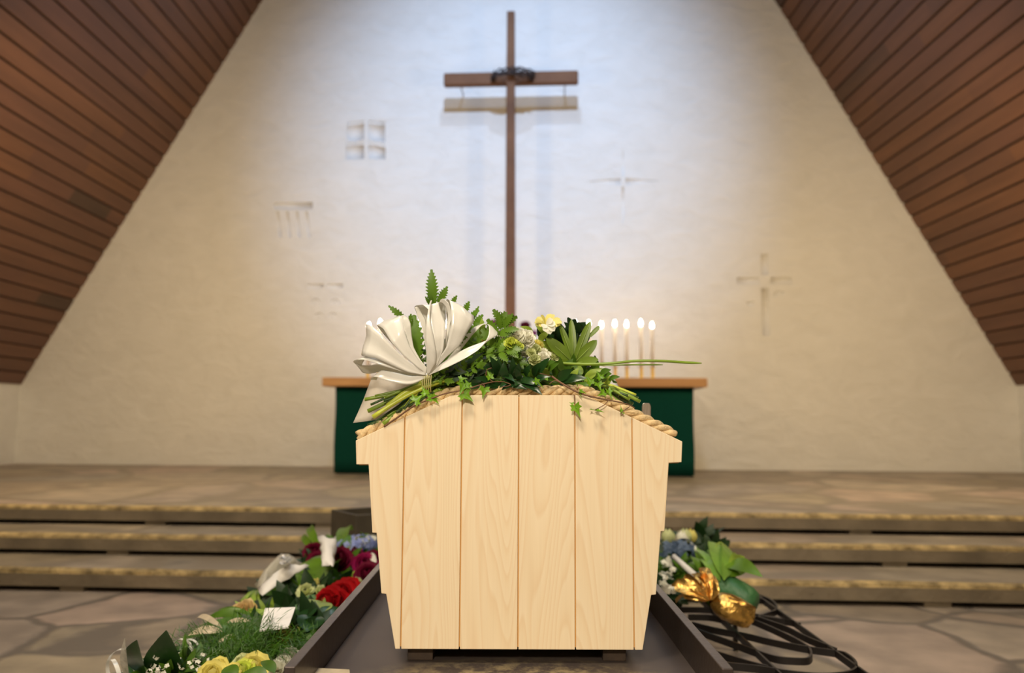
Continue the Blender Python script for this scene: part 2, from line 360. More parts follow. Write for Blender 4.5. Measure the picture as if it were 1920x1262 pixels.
# latin cross with small marks
cbox(1381, 520, 1424, 533); cbox(1444, 520, 1485, 533); cbox(1426, 476, 1441, 516); cbox(1427, 540, 1444, 630, .01)
cpoly([(1398, 566), (1417, 564), (1412, 574), (1403, 575)]); cpoly([(1449, 551), (1460, 544), (1474, 547), (1470, 553), (1460, 551), (1452, 557)])
co = cut.build('cutter', PLASTER, keep=1)
bm_ = wall.modifiers.new('b', 'BOOLEAN'); bm_.object = co; bm_.operation = 'DIFFERENCE'; bm_.solver = 'EXACT'; bm_.use_self = True
dg = bpy.context.evaluated_depsgraph_get(); me = bpy.data.meshes.new_from_object(wall.evaluated_get(dg)); wall.modifiers.clear(); wall.data = me; bpy.data.objects.remove(co)

def ywall(x): return YW - x * math.tan(PSI)
# side walls below the eaves
YB = -7.0
pl = C(uL, 0, 0); pr = C(uR, 0, 0)
mb = MB(); mb.box((pl.x - .2, YB, -.1), (pl.x, ywall(pl.x), eL[1] + .25)); mb.build('wall_left', PLASTER, smooth=False, kind='structure', keep=1)
mb = MB(); mb.box((pr.x, YB, -.1), (pr.x + .2, ywall(pr.x), eR[1] + .25)); mb.build('wall_right', PLASTER, smooth=False, kind='structure', keep=1)
# boarded ceiling: two steep slopes of planks running the length of the nave
mb = MB()
def slope(e, ap, side):
    A = C(e[0], 0, e[1]); B = C(ap[0], 0, ap[1]); a = V((A.x, 0, A.z)); b = V((B.x, 0, B.z)); d = b - a; L_ = d.length; d /= L_
    nrm = V((d.z, 0, -d.x)) if side < 0 else V((-d.z, 0, d.x))        # into the room
    pitch = .185; n = int(L_ / pitch) + 1; g = .021
    for i in range(n):
        s0 = i * pitch; s1 = min(L_, s0 + pitch - g)
        y0 = YB - rnd(0, 3)
        while True:
            ln = random.choice([rnd(.5, .9), rnd(1.8, 3.2), rnd(2.4, 4.2), rnd(3, 5)]); y1 = y0 + ln
            p0 = a + d * s0; p1 = a + d * s1; c = .006
            if y1 > YB:
                pts = [p0, p0 + nrm * .012 + d * .0, p0 + nrm * .018 + d * c, p1 + nrm * .018 - d * c, p1 + nrm * .012, p1]
                vs = []
                for q in pts: vs.append(V((q.x, max(YB, y0), q.z)))
                for q in pts: vs.append(V((q.x, min(y1, ywall(q.x)), q.z)))
                k = 6; mb.add(vs, [list(range(k)), list(range(2 * k - 1, k - 1, -1))] + [(j, k + j, k + (j + 1) % k, (j + 1) % k) for j in range(k)], 0)
            y0 = y1
            if y0 > ywall(p0.x): break
    # backing
    p0 = a - nrm * .001; p1 = b - nrm * .001
    for q0, q1 in ((p0, p1),):
        o = nrm * -.12
        vs = [V((q.x, y, q.z)) for q in (q0, q1, q1 + o, q0 + o) for y in (YB,)] + [V((q.x, ywall(q.x), q.z)) for q in (q0, q1, q1 + o, q0 + o)]
        mb.add(vs, [(0, 1, 2, 3), (7, 6, 5, 4), (0, 4, 5, 1), (1, 5, 6, 2), (2, 6, 7, 3), (3, 7, 4, 0)], 1)
slope(eL, AP, -1); slope(eR, AP, 1)
mb.build('ceiling', [PLANK, PLANKBACK], smooth=False, kind='structure', keep=1)
# nave floor
mb = MB(); mb.box((pl.x - .2, YB, -.12), (pr.x + .2, ywall(pl.x), 0)); mb.build('floor', FLAG, smooth=False, kind='structure', keep=1)
# chancel platform and steps
def vfor(py, h):                                   # chancel v where the edge at image centre lies
    p = PZ(957, py, EYE.z - h); return (p.y - YW) * math.cos(PSI)
vE = [vfor(957, .61), vfor(1012, .74), vfor(1080, .87)]; zE = [ZP, ZP - RS, ZP - 2 * RS]
wl, wr = uL - .02, uR + .02
for k, (v, z) in enumerate(zip(vE, zE)):
    vb = 0.0 if k == 0 else vE[k - 1] + .30
    mb = MB(); n = 260
    prof = []
    for i in range(n + 1):
        u = wl + (wr - wl) * i / n
        q = noise.noise(V((u * 2.3, k * 9.1, 0))) * .018 + noise.noise(V((u * 9, k * 5, 3))) * .010
        q2 = noise.noise(V((u * 4.1, k * 3.1, 7))) * .012
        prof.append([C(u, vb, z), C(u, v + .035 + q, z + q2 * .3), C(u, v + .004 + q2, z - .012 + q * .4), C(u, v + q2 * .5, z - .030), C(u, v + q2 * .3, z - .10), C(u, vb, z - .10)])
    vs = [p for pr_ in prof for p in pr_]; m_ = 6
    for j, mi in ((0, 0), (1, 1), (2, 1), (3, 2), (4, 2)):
        mb.add([], [], 0)
    o = len(mb.v); mb.v += [tuple(p) for p in vs]
    for i in range(n):
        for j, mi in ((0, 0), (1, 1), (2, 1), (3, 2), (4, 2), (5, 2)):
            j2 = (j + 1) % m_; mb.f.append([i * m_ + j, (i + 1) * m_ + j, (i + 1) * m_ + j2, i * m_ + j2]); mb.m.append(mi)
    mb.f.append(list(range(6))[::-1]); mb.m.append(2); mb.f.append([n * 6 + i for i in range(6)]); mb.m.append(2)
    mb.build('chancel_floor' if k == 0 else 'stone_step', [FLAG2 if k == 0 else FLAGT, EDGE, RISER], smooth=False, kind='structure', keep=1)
    # recessed footing under the slab and the spacer stones in the slot
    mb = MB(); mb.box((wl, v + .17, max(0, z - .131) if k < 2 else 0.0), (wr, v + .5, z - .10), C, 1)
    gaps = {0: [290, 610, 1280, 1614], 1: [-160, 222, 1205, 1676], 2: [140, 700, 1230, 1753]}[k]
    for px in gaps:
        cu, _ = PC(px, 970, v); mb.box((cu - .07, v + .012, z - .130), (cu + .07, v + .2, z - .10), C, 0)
    mb.build('step_footing', [RISER, RECESS_SHADE], smooth=False, kind='structure', keep=1)
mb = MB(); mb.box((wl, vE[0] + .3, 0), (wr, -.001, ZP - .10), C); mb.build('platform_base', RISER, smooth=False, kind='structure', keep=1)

# ------------------------------------------------------------------ cross on the wall
VC = -.50
def pcu(px, py, v): u, z = PC(px, py, v); return u, z
c0 = C(PC(957, 500, VC)[0], VC, ZP)
cr = thing('cross', c0, 'tall dark brown wooden cross standing clear of the white wall behind the altar', 'cross', rz=-PSI)
u0, zt = PC(951, 25, VC); u1, _ = PC(965.5, 25, VC); ub, _ = PC(947.5, 590, VC); ub1, _ = PC(966.5, 590, VC)
mb = MB(); zb = ZP
zq = PC(957, 590, VC)[1]
def lerp(a, b, t): return a + (b - a) * t
tb = (zt - zb) / (zt - zq)
bl, br = lerp(u0, ub, tb), lerp(u1, ub1, tb)
mb.prism([C(bl, VC - .06, zb), C(br, VC - .06, zb), C(u1, VC - .06, zt), C(u0, VC - .06, zt)], C(0, .09, 0) - C(0, 0, 0))
mb.build('cross_post', CROSSW, cr, smooth=False, bevel=.006)
a = PC(831, 133, VC); b = PC(1084.5, 155, VC); z0 = PC(957, 155.5, VC)[1]; z1 = PC(957, 131.5, VC)[1]
mb = MB(); mb.box((a[0], VC + .03, z0), (b[0], VC + .13, z1), C); mb.build('cross_beam', CROSSW, cr, smooth=False, bevel=.02)
for px in (860, 1059):
    u, _ = PC(px, 150, VC); mb = MB(); mb.tube([C(u, VC + .12, (z0 + z1) / 2 - .02), C(u, 0.0, (z0 + z1) / 2 - .02)], .009, 8); mb.build('mounting_rod', NICKEL, cr)
# crown of thorns
cc = C((bl + br) / 2 + .01, VC - .01, (z0 + z1) / 2 - .005)
mb = MB()
for k in range(9):
    ph = rnd(0, 6); pts = []
    for i in range(41):
        a = 2 * PI * i / 40; rr = 1 + .08 * math.sin(3 * a + ph)
        pts.append(cc + V((math.cos(a) * .25 * rr, math.sin(a) * .135 * rr, .03 * math.sin(2 * a + ph) + .028 * math.sin(5 * a + ph * 2) + rnd(-.008, .008))))
    mb.tube(pts, .010, 5, cap=False)
for i in range(150):
    a = rnd(0, 2 * PI); p = cc + V((math.cos(a) * .24, math.sin(a) * .135, rnd(-.04, .04))); d = (p - cc).normalized() * .3 + rv(1); mb.tube([p, p + d.normalized() * rnd(.03, .065)], [.004, .0008], 4)
mb.build('crown_of_thorns', mat('thorn_wood', (.035, .022, .02), .8), label='dark twig crown of thorns hung around the wall cross where its beams meet', cat='crown')

# ------------------------------------------------------------------ altar
VA = -1.37; VAB = -.64
zt_, = (PC(957, 708, VA - .09)[1],)
al = thing('altar', C(PC(964, 800, VA)[0], (VA + VAB) / 2, ZP), 'wide altar block with thick brown oak top in front of the white wall', 'altar', rz=-PSI)
a = PC(604, 708, VA - .09)[0]; b = PC(1326.5, 710, VA - .09)[0]; zlo = zt_ - .098
mb = MB(); mb.box((a, VA - .09, zlo), (b, VAB + .09, zt_), C); mb.build('altar_top', ALTARW, al, smooth=False, bevel=.008)
a = PC(628, 800, VA)[0]; b = PC(1300.5, 800, VA)[0]
mb = MB(); mb.box((a + .03, VA + .03, ZP), (b - .03, VAB, zlo), C); mb.build('altar_base', PLASTER, al, smooth=False)
# cloth hugging the front and sides
mb = MB(); n = 120
L_ = []; R_ = []
path = [(a, VAB + .01)] + [(a + .004 * math.sin(i), VA + (VAB - VA) * (1 - i / 10)) for i in range(1, 10)] + [(a + (b - a) * i / n, VA - .008 * abs(math.sin(i * 1.7)) * (.3 + .7 * noise.noise(V((i * .2, 0, 0)))) - .004) for i in range(n + 1)] + [(b, VA + (VAB - VA) * (i / 10)) for i in range(1, 11)]
vs = []; rows = 6; fo = MB()
for r_ in range(rows + 1):
    z = ZP + .012 + (zlo - ZP - .012) * r_ / rows
    for (u, v) in path: vs.append(C(u + .004 * math.sin(z * 9 + u), v, z))
m_ = len(path)
fo.add(vs, [(r_ * m_ + i, r_ * m_ + i + 1, (r_ + 1) * m_ + i + 1, (r_ + 1) * m_ + i) for r_ in range(rows) for i in range(m_ - 1)])
clo = fo.build('altar_cloth', GREEN, label='plain dark green cloth hanging around the altar below its oak top', cat='cloth')
so = clo.modifiers.new('s', 'SOLIDIFY'); so.thickness = .004; so.offset = 0

# candelabra with candles
ZA = zt_; VCN = -1.02
def candx(px): return PC(px, 650, VCN)[0]
rightx = [1079, 1104, 1128, 1153, 1175, 1202, 1223]; leftx = [691, 712, 739, 761, 786, 810, 835]
zd = PC(1180, 688, VCN)[1]
def candelabrum(xs, where):
    us = [candx(x) for x in xs]; cu = sum(us) / 7
    t = thing('candelabrum', C(cu, VCN, ZA), 'low seven light brass candle rack on the %s half of the altar top' % where, 'candle holder', 'candle racks on the altar', -PSI)
    for u in us:
        mb = MB(); c = C(u, VCN, ZA)
        mb.lathe(c, [(0, 0), (.028, 0), (.028, .006), (.014, .012), (.018, .03), (.016, zd - ZA - .012), (.021, zd - ZA - .004), (.021, zd - ZA), (0, zd - ZA)], 16); mb.build('holder_cup', BRASS, t)
        mb = MB(); mb.lathe(C(u, VCN, zd), [(0, 0), (.042, .0), (.046, .006), (.044, .008), (.02, .003), (0, .003)], 20); mb.build('drip_dish', mat('glass_dish', (.85, .78, .76), .15, trans=.4), t)
    mb = MB(); mb.tube([C(us[0], VCN, ZA + .018), C(us[-1], VCN, ZA + .018)], .006, 8); mb.build('rail', BRASS, t)
candelabrum(rightx, 'right'); candelabrum(leftx, 'left')
ch0 = None
ords = ['outermost', 'second from the outer end', 'third from the outer end', 'middle', 'fifth from the outer end', 'sixth from the outer end', 'innermost']
ftop = {1079: 597, 1104: 597, 1128: 599, 1153: 597, 1175: 598, 1202: 596, 1223: 600, 691: 601, 712: 596}
proto = None
for side, xs in (('right', rightx[::-1]), ('left', leftx)):
    for i, x in enumerate(xs):
        u = candx(x); base = C(u, VCN, zd + .0035); top = PC(x, ftop.get(x, 598) + 16, VCN)[1]
        lab = 'white lit taper candle, %s on the %s candle rack' % (ords[i], side)
        if proto is None:
            h = .42
            proto = thing('candle', base, lab, 'candle', 'lit candles on the altar'); h0 = h
            mb = MB(); mb.lathe(base, [(0, 0), (.021, 0), (.0205, h * .5), (.0195, h - .006), (.016, h), (.006, h - .003), (0, h - .004)], 18); mb.build('wax_body', WAX, proto)
            mb = MB(); mb.tube([base + V((0, 0, h - .004)), base + V((.002, 0, h + .012))], .002, 6); mb.build('wick', WICK, proto)
            mb = MB(); mb.lathe(base + V((0, 0, h + .004)), [(0, 0), (.009, .006), (.0145, .018), (.015, .028), (.011, .045), (.005, .060), (0, .070)], 14); mb.build('flame', FLAME, proto)
            o = proto
        else: o = dup(proto, base, lab)
        s_ = (top - base.z) / h0; o.scale = (1, 1, s_)
# ------------------------------------------------------------------ flowers: generators
def flower_rose(mb, c, n, r, layers=4, mi=None, open_=1.):
    c = V(c); n = V(n).normalized(); x = n.orthogonal().normalized(); y = n.cross(x)
    for L_ in range(layers):
        k = 3 + L_ * 2; rad = r * (.25 + .75 * L_ / (layers - 1)) if layers > 1 else r; lean = (.15 + .85 * L_ / max(1, layers - 1)) * open_
        for j in range(k):
            a = 2 * PI * (j + .37 * L_) / k + rnd(-.15, .15); d = x * math.cos(a) + y * math.sin(a)
            b0 = c - n * r * .35 + d * r * .10; t0 = c + d * rad * (.35 + .65 * lean) + n * r * (.75 - .65 * lean) + rv(r * .06)
            mb.leaf(b0, t0, r * (.34 + .30 * L_ / layers), (n * .5 - d * .9) if lean < .6 else (n - d * .3), -.16, .30, prof=lambda u: (math.sin(PI * min(1, .08 + u * .86))) ** .55, seg=5, mi=mi)
def flower_mum(mb, c, n, r, k=26, w=.13, cup=.35, mi=None, rings=3):
    c = V(c); n = V(n).normalized(); x = n.orthogonal().normalized(); y = n.cross(x)
    for q in range(rings):
        f = 1 - .28 * q
        for j in range(int(k * f)):
            a = 2 * PI * (j + .5 * q) / int(k * f) + rnd(-.05, .05); d = x * math.cos(a) + y * math.sin(a)
            mb.leaf(c + d * r * .06, c + d * r * f * rnd(.9, 1.05) + n * r * (cup * q + rnd(-.05, .1)), r * w, n, .08, .2, prof=lambda u: min(1, u * 3) * (1 - u ** 6) ** .5, seg=4, mi=mi)
def flower_tulip(mb, c, n, h, mi=None, spread=.25):
    c = V(c); n = V(n).normalized(); x = n.orthogonal().normalized(); y = n.cross(x)
    for q in range(2):
        for j in range(3):
            a = 2 * PI * (j + .5 * q) / 3; d = x * math.cos(a) + y * math.sin(a)
            mb.leaf(c, c + n * h * rnd(.92, 1.05) + d * h * spread * (1 - .4 * q), h * .34, -d, -.28, .35, seg=7, mi=mi)
def blossoms(mb, c, r3, k, pr, mi=None):
    """many four-petalled florets over an ellipsoid"""
    for _ in range(k):
        d = V((random.gauss(0, 1), random.gauss(0, 1), random.gauss(0, 1))).normalized()
        if d.y > .5: d.y = -d.y
        p = V(c) + V((d.x * r3[0], d.y * r3[1], d.z * r3[2])); x = d.orthogonal().normalized(); y = d.cross(x); a0 = rnd(0, 3)
        for j in range(4):
            a = a0 + j * PI / 2; e = x * math.cos(a) + y * math.sin(a); mb.leaf(p, p + e * pr + d * pr * .2, pr * .45, d, .05, .1, seg=3, mi=mi)
def pinna(mb, a, b, n, w, k=6, teeth=6, mi=None):
    """a compound leaf: toothed leaflets along a rachis, ending in a toothed terminal leaflet"""
    a = V(a); b = V(b); d = b - a; L_ = d.length; t = d.normalized(); n = V(n); n = (n - t * n.dot(t)).normalized(); sd = t.cross(n)
    mb.tube([a, a + d * .5 + n * L_ * .02, b - d * .2], [L_ * .014, L_ * .010, L_ * .006], 5, mi=mi)
    for i in range(k):
        u = .12 + .62 * i / max(1, k - 1); s_ = (1 - .45 * u)
        for q in (-1, 1):
            p = a + d * u; e = p + (sd * q * .8 + t * .62) .normalized() * w * s_ + n * rnd(-.1, .1) * w
            mb.leaf(p, e, w * .27 * s_, n + rv(.25), .06, .15, teeth=teeth, mi=mi, prof=lambda u: math.sin(PI * min(1, .1 + u * .9)) ** .7)
    mb.leaf(a + d * .60, b, w * .36, n, .04, .15, teeth=teeth + 3, mi=mi, prof=lambda u: math.sin(PI * (.16 + u * .84)) ** .8)
def fluff(mb, c, d, L_, k, sp, mi=None, w=.0012):
    """needle fern plume"""
    c = V(c); d = V(d).normalized()
    for _ in range(k):
        u = rnd(0, 1); p = c + d * L_ * u + V((rnd(-sp, sp), rnd(-sp, sp), rnd(-sp, sp) * .45)); e = (d * rnd(.2, 1) + rv(.9)).normalized()
        mb.leaf(p, p + e * rnd(.02, .045), w, V((0, -.5, 1)), .05, 0, seg=2, mi=mi)
def leafball(mb, c, r3, k, ll, lw, mi=None, up=(0, -.6, .8), teeth=0, outward=.8):
    for _ in range(k):
        d = V((random.gauss(0, 1), random.gauss(0, 1), random.gauss(0, 1))).normalized()
        p = V(c) + V((d.x * r3[0], d.y * r3[1], d.z * r3[2])) * rnd(.3, .9); e = (d * outward + rv(.7)).normalized()
        mb.leaf(p, p + e * ll * rnd(.7, 1.2), lw * rnd(.8, 1.2), V(up) + rv(.6), rnd(.02, .16), .2, seg=6, mi=mi, teeth=teeth)
ivy_outline = [(0, -.05), (.16, -.18), (.42, -.22), (.36, .02), (.52, .22), (.24, .26), (.12, .52), (0, 1.0), (-.12, .52), (-.24, .26), (-.52, .22), (-.36, .02), (-.42, -.22), (-.16, -.18)]
def ivy(mb, base, tip, n, wf=1., mi=None):
    base = V(base); tip = V(tip); d = tip - base; L_ = d.length; t = d / L_; n = V(n); n = (n - t * n.dot(t)).normalized(); s_ = t.cross(n)
    vs = [base + t * L_ * .18 - n * L_ * .05]
    for x, y in ivy_outline: vs.append(base + t * L_ * (y * .82 + .18) + s_ * x * L_ * wf + n * (abs(x) * .25 - max(0, y - .4) * .2) * L_)
    k = len(ivy_outline); mb.add(vs, [(0, 1 + i, 1 + (i + 1) % k) for i in range(k)], mi)

# altar flowers behind the casket bouquet
av = thing('altar_vase', C(PC(957, 650, VCN)[0], VCN, ZA), 'bunch of purple and crimson flowers on the altar between the candle racks', 'flower arrangement', rz=-PSI)
bz = av.location
mb = MB(); mb.lathe(bz, [(0, 0), (.05, 0), (.07, .08), (.05, .2), (.06, .25), (.05, .25), (.04, .2)], 20); mb.build('vase', mat('white_ceramic', (.7, .68, .62), .2), av)
mb = MB()
for i in range(12):
    a = rnd(0, 6.28); mb.tube([bz + V((0, 0, .05)), bz + V((.05 * math.cos(a), .05 * math.sin(a), .3)), bz + V((.2 * math.cos(a), .1 * math.sin(a), .48))], .004, 5)
mb.build('stems', STEM_D, av)
mb = MB(); leafball(mb, bz + V((0, 0, .38)), (.24, .14, .1), 60, .12, .03); mb.build('foliage', L_MID, av)
for px, py, m_, r_ in ((926, 606, P_PURP, .07), (985, 610, P_CRIM, .065), (945, 622, P_CRIM, .06), (905, 622, P_PURP, .06), (1000, 625, P_PURP, .05)):
    u, z = PC(px, py, VCN - .05); mb = MB(); flower_rose(mb, C(u, VCN - .05, z), (0, -.7, .7), r_, 4); mb.build('flower_head', m_, av)

# ------------------------------------------------------------------ dark open box on the steps
mb = MB(); A = V((-.81, 4.30, 0)); B = V((-1.0, 4.56, 0)); e1 = (B - A); e2 = V((-e1.y, e1.x, 0)) * -1.0
zt2 = PZ(668, 966, 0); ztop = P(668, 966, 4.3).z
c = [A, A + e2, A + e2 + e1, B]; cen = (c[0] + c[2]) / 2; th = .12
inn = [p + (cen - p) * th for p in c]
vo = [V((p.x, p.y, z)) for z in (0, ztop) for p in c] + [V((p.x, p.y, z)) for z in (ztop, ztop - .18) for p in inn]
fs = [(0, 3, 2, 1)]
for i in range(4):
    j = (i + 1) % 4; fs += [(i, j, 4 + j, 4 + i), (4 + i, 4 + j, 8 + j, 8 + i), (8 + i, 8 + j, 12 + j, 12 + i)]
fs.append((12, 13, 14, 15)); mb.add(vo, fs)
mb.build('planter_box', STONE_DARK, smooth=False, bevel=.004, label='dark open topped metal box set at an angle by the steps behind the casket', cat='box')

# ------------------------------------------------------------------ catafalque
YF = 1.60
hS = EYE.z - P(790, 1240, YF + .02).z; ZS = EYE.z - hS              # table surface height
WI = .741 * hS; ZR = EYE.z - WI / .862; WO = .907 * (EYE.z - ZR)
Y0, Y1 = 1.36, 3.95
ct = thing('catafalque', (0, (Y0 + Y1) / 2, 0), 'dark bronze bier table with raised side rails carrying the pine casket', 'bier')
mb = MB(); mb.box((-WO, Y0 - .02, ZS - .03), (WO, Y1, ZS)); mb.build('table_top', SLAB, ct, smooth=False, bevel=.002)
for s_ in (-1, 1):
    x0, x1 = sorted((s_ * WI, s_ * WO)); mb = MB(); mb.box((x0, Y0, ZS), (x1, Y1, ZR)); mb.build('side_rail', STEEL, ct, smooth=False, bevel=.0015)
    mb = MB(); mb.box((x0 + s_ * .0, Y0 + .1, ZS - .14), (x1, Y1 - .1, ZS - .03)); mb.build('apron', STEEL, ct, smooth=False)
    for y in (Y0 + .25, Y1 - .25): mb = MB(); mb.box((s_ * .30 - .025, y - .025, 0), (s_ * .30 + .025, y + .025, ZS - .03)); mb.build('leg', STEEL, ct, smooth=False, bevel=.002)
# pale little block on the table
mb = MB()
q = [P(583, 1262.5, 1.545), P(656, 1262.5, 1.545), P(655, 1255, 1.59), P(593, 1252, 1.60)]
q = [V((p.x, p.y, ZS + .0005)) for p in (PZ(580, 1268, ZS + .014), PZ(657, 1268, ZS + .014), PZ(655.5, 1255, ZS + .014), PZ(592, 1252, ZS + .014))]
mb.prism(q, (0, 0, .0135)); mb.build('wooden_block', PALEB, smooth=False, bevel=.001, label='small flat pale block lying on the bier table near its left rail', cat='block')

# ------------------------------------------------------------------ casket
ck = thing('casket', (0, YF + 1.0, ZS), 'pale pine casket with angled lid and stepped sides on the dark bier table', 'casket')
PT = .020; LEN = 2.02
def X(px, py): return P(px, py, YF)
left = [(847, 741), (667, 826), (668, 871), (691, 871), (698, 999), (706, 999.5), (715, 1113), (724, 1114), (741, 1217)]
right = [(1097, 741), (1279.5, 828), (1278, 867), (1254, 868), (1246, 996), (1239, 996.5), (1230, 1115), (1221, 1116), (1205, 1219)]
outl = [X(*p) for p in left] + [X(*p) for p in right[::-1]]          # top-left, down, across, up
po = [(p.x, p.z) for p in outl]
def clip(poly, x0, x1):
    def half(pl_, xc, keep):
        o = []
        for i in range(len(pl_)):
            a = pl_[i]; b = pl_[(i + 1) % len(pl_)]; ia = keep(a[0]); ib = keep(b[0])
            if ia: o.append(a)
            if ia != ib: t = (xc - a[0]) / (b[0] - a[0]); o.append((xc, a[1] + t * (b[1] - a[1])))
        return o
    q = half(poly, x0, lambda x: x >= x0 - 1e-9); return half(q, x1, lambda x: x <= x1 + 1e-9)
xs = [-9] + [X(px, 980).x for px in (755.5, 864, 972, 1078.5, 1187)] + [9]
g = .0011
for i in range(6):
    q = clip(po, xs[i] + g, xs[i + 1] - g)
    if i == 0 or i == 5: pass
    mb = MB(); mb.prism([V((x, YF, z)) for x, z in q], (0, PT, 0)); mb.build('end_board', PINE, ck, smooth=False, bevel=.0011)
cx_ = sum(p[0] for p in po) / len(po); cz_ = sum(p[1] for p in po) / len(po)
mb = MB(); mb.prism([V((cx_ + (x - cx_) * .985, YF + .004, cz_ + (z - cz_) * .985)) for x, z in po], (0, PT - .003, 0)); mb.build('tongue_strip', GOLDPINE, ck, smooth=False)
# lid boards and lapped side boards
def pw(px, py): p = X(px, py); return V((p.x, 0, p.z))
def slatboard(name, pts, y0, y1):
    mb = MB(); mb.prism([V((p.x, y0, p.z)) for p in pts], (0, y1 - y0, 0)); return mb.build(name, PINE, ck, smooth=False, bevel=.0012)
yb = YF + PT; ye = YF + LEN - PT
TL = pw(847, 743.5); TR = pw(1097, 743.5); EL = pw(669, 829); ER = pw(1277.5, 831); t_ = V((0, 0, -.018))
slatboard('lid_board', [TL, TL + t_, TR + t_, TR], yb, ye)
for A_, B_ in ((TL, EL), (TR, ER)):
    n_ = 3
    for k in range(n_):
        a = A_ + (B_ - A_) * (k / n_ + .004); b = A_ + (B_ - A_) * ((k + 1) / n_ - .004)
        pts = [a, b, b + t_, a + t_]
        if A_ is TL: pts = [a, b, b + t_, a + t_]
        slatboard('lid_board', pts if A_ is TL else pts[::-1], yb, ye)
for sd_, q in ((1, [(669, 829), (670, 868)]), (-1, [(1277.5, 831), (1276, 865)])):
    a, b = pw(*q[0]), pw(*q[1]); e = V((sd_ * .018, 0, 0)); pts = [a, b, b + e, a + e]
    slatboard('lid_rim', pts if sd_ > 0 else pts[::-1], yb, ye)
for sd_, ch in ((1, [((693, 869), (699.5, 997)), ((707.5, 997), (716.5, 1111)), ((725.5, 1111), (742.5, 1215))]), (-1, [((1252, 866), (1244.5, 994)), ((1237.5, 994), (1228.5, 1113)), ((1219.5, 1113), (1203.5, 1217))])):
    for qa, qb in ch:
        a, b = pw(*qa), pw(*qb); e = V((sd_ * .018, 0, 0)); pts = [a, b, b + e, a + e]
        slatboard('side_board', pts if sd_ > 0 else pts[::-1], yb, ye)
mb = MB(); p1 = pw(745, 1215); p2 = pw(1201, 1217); mb.box((p1.x, yb, p1.z), (p2.x, ye, p1.z + .018)); mb.build('bottom_board', PINE, ck, smooth=False)
mb = MB(); mb.prism([V((x, YF + LEN - PT, z)) for x, z in po], (0, PT, 0)); mb.build('foot_panel', PINE, ck, smooth=False, bevel=.0012)
# bearers below
for x0, x1 in ((765, 812), (1130, 1173)):
    a = P(x0, 1230, YF + .03).x; b = P(x1, 1230, YF + .03).x; zt3 = pw(800, 1217).z + .0005
    mb = MB(); mb.box((a, YF + .025, ZS + .0005), (b, ye - .02, zt3)); mb.build('bearer', BEARER, ck, smooth=False, bevel=.001)
# steel lid clasp
pb = P(1212, 800, 1.74); ptp = P(1212, 755.5, 1.74); w0 = .0098
mb = MB(); prof = [(-w0, 0), (w0, 0), (w0, .85), (w0 * .85, .95), (w0 * .6, 1), (-w0 * .6, 1), (-w0 * .85, .95), (-w0 * .97, .85)]
hh = ptp.z - pb.z
mb.prism([V((pb.x + x, 1.735, pb.z + z * hh)) for x, z in prof], (0, .005, 0)); mb.build('lid_clasp', NICKEL, ck, smooth=False, bevel=.0015)

# rope over the lid just behind the end board
rc = []
for px, py in ((672, 819), (690, 811), (740, 787), (800, 758), (846, 737), (900, 734), (970, 733.5), (1040, 733.5), (1090, 733), (1130, 748), (1180, 773), (1225, 796), (1256, 812), (1263, 817)):
    p = P(px, py, YF + .034); rc.append(V((p.x, YF + .034, p.z)))
path = smoothpath(rc, 14)
rp = thing('rope', path[len(path) // 2] - V((0, 0, .01)), 'thick twisted hemp rope laid over the front end of the casket lid', 'rope')
acc = [0]
for i in range(1, len(path)): acc.append(acc[-1] + (path[i] - path[i - 1]).length)
RR = .0063
for k in range(3):
    pts = []
    N_ = 320; tot = acc[-1]; j = 0
    for i in range(N_ + 1):
        s_ = tot * i / N_
        while j < len(acc) - 2 and acc[j + 1] < s_: j += 1
        f = (s_ - acc[j]) / max(1e-9, acc[j + 1] - acc[j]); p = path[j].lerp(path[j + 1], f); t = (path[j + 1] - path[j]).normalized()
        x = V((0, 1, 0)); y = t.cross(x); a = s_ / .066 * 2 * PI + k * 2 * PI / 3
        pts.append(p + (x * math.cos(a) - y * math.sin(a)) * RR)
    mb = MB(); mb.tube(pts, RR * 1.03, 8); mb.build('rope_strand', ROPE, rp)

# ---------- bouquet with the satin bow, lying on the left half of the lid
def ribbon(name, mats, parent, pts, sides, ws, k=7, crease=0.):
    """satin band: centre line pts, side vectors, half widths"""
    c = smoothpath(pts, k); s_ = smoothpath([V(q) for q in sides], k); w_ = [q.x for q in smoothpath([V((w, 0, 0)) for w in ws], k)]
    mb = MB(); vs = []; m_ = 7
    for i, (p, sd, w) in enumerate(zip(c, s_, w_)):
        sd = sd.normalized(); t = (c[min(i + 1, len(c) - 1)] - c[max(0, i - 1)]).normalized(); n = t.cross(sd)
        for j in range(m_):
            u = -1 + 2 * j / (m_ - 1); vs.append(p + sd * w * u + n * (crease * w * (abs(u) ** 1.5) + .10 * w * math.sin(u * 5 + i * .15) * crease * 2))
    mb.add(vs, [(i * m_ + j, i * m_ + j + 1, (i + 1) * m_ + j + 1, (i + 1) * m_ + j) for i in range(len(c) - 1) for j in range(m_ - 1)])
    o = mb.build(name, mats, parent); md = o.modifiers.new('s', 'SOLIDIFY'); md.thickness = .0004; md.offset = 0; return o
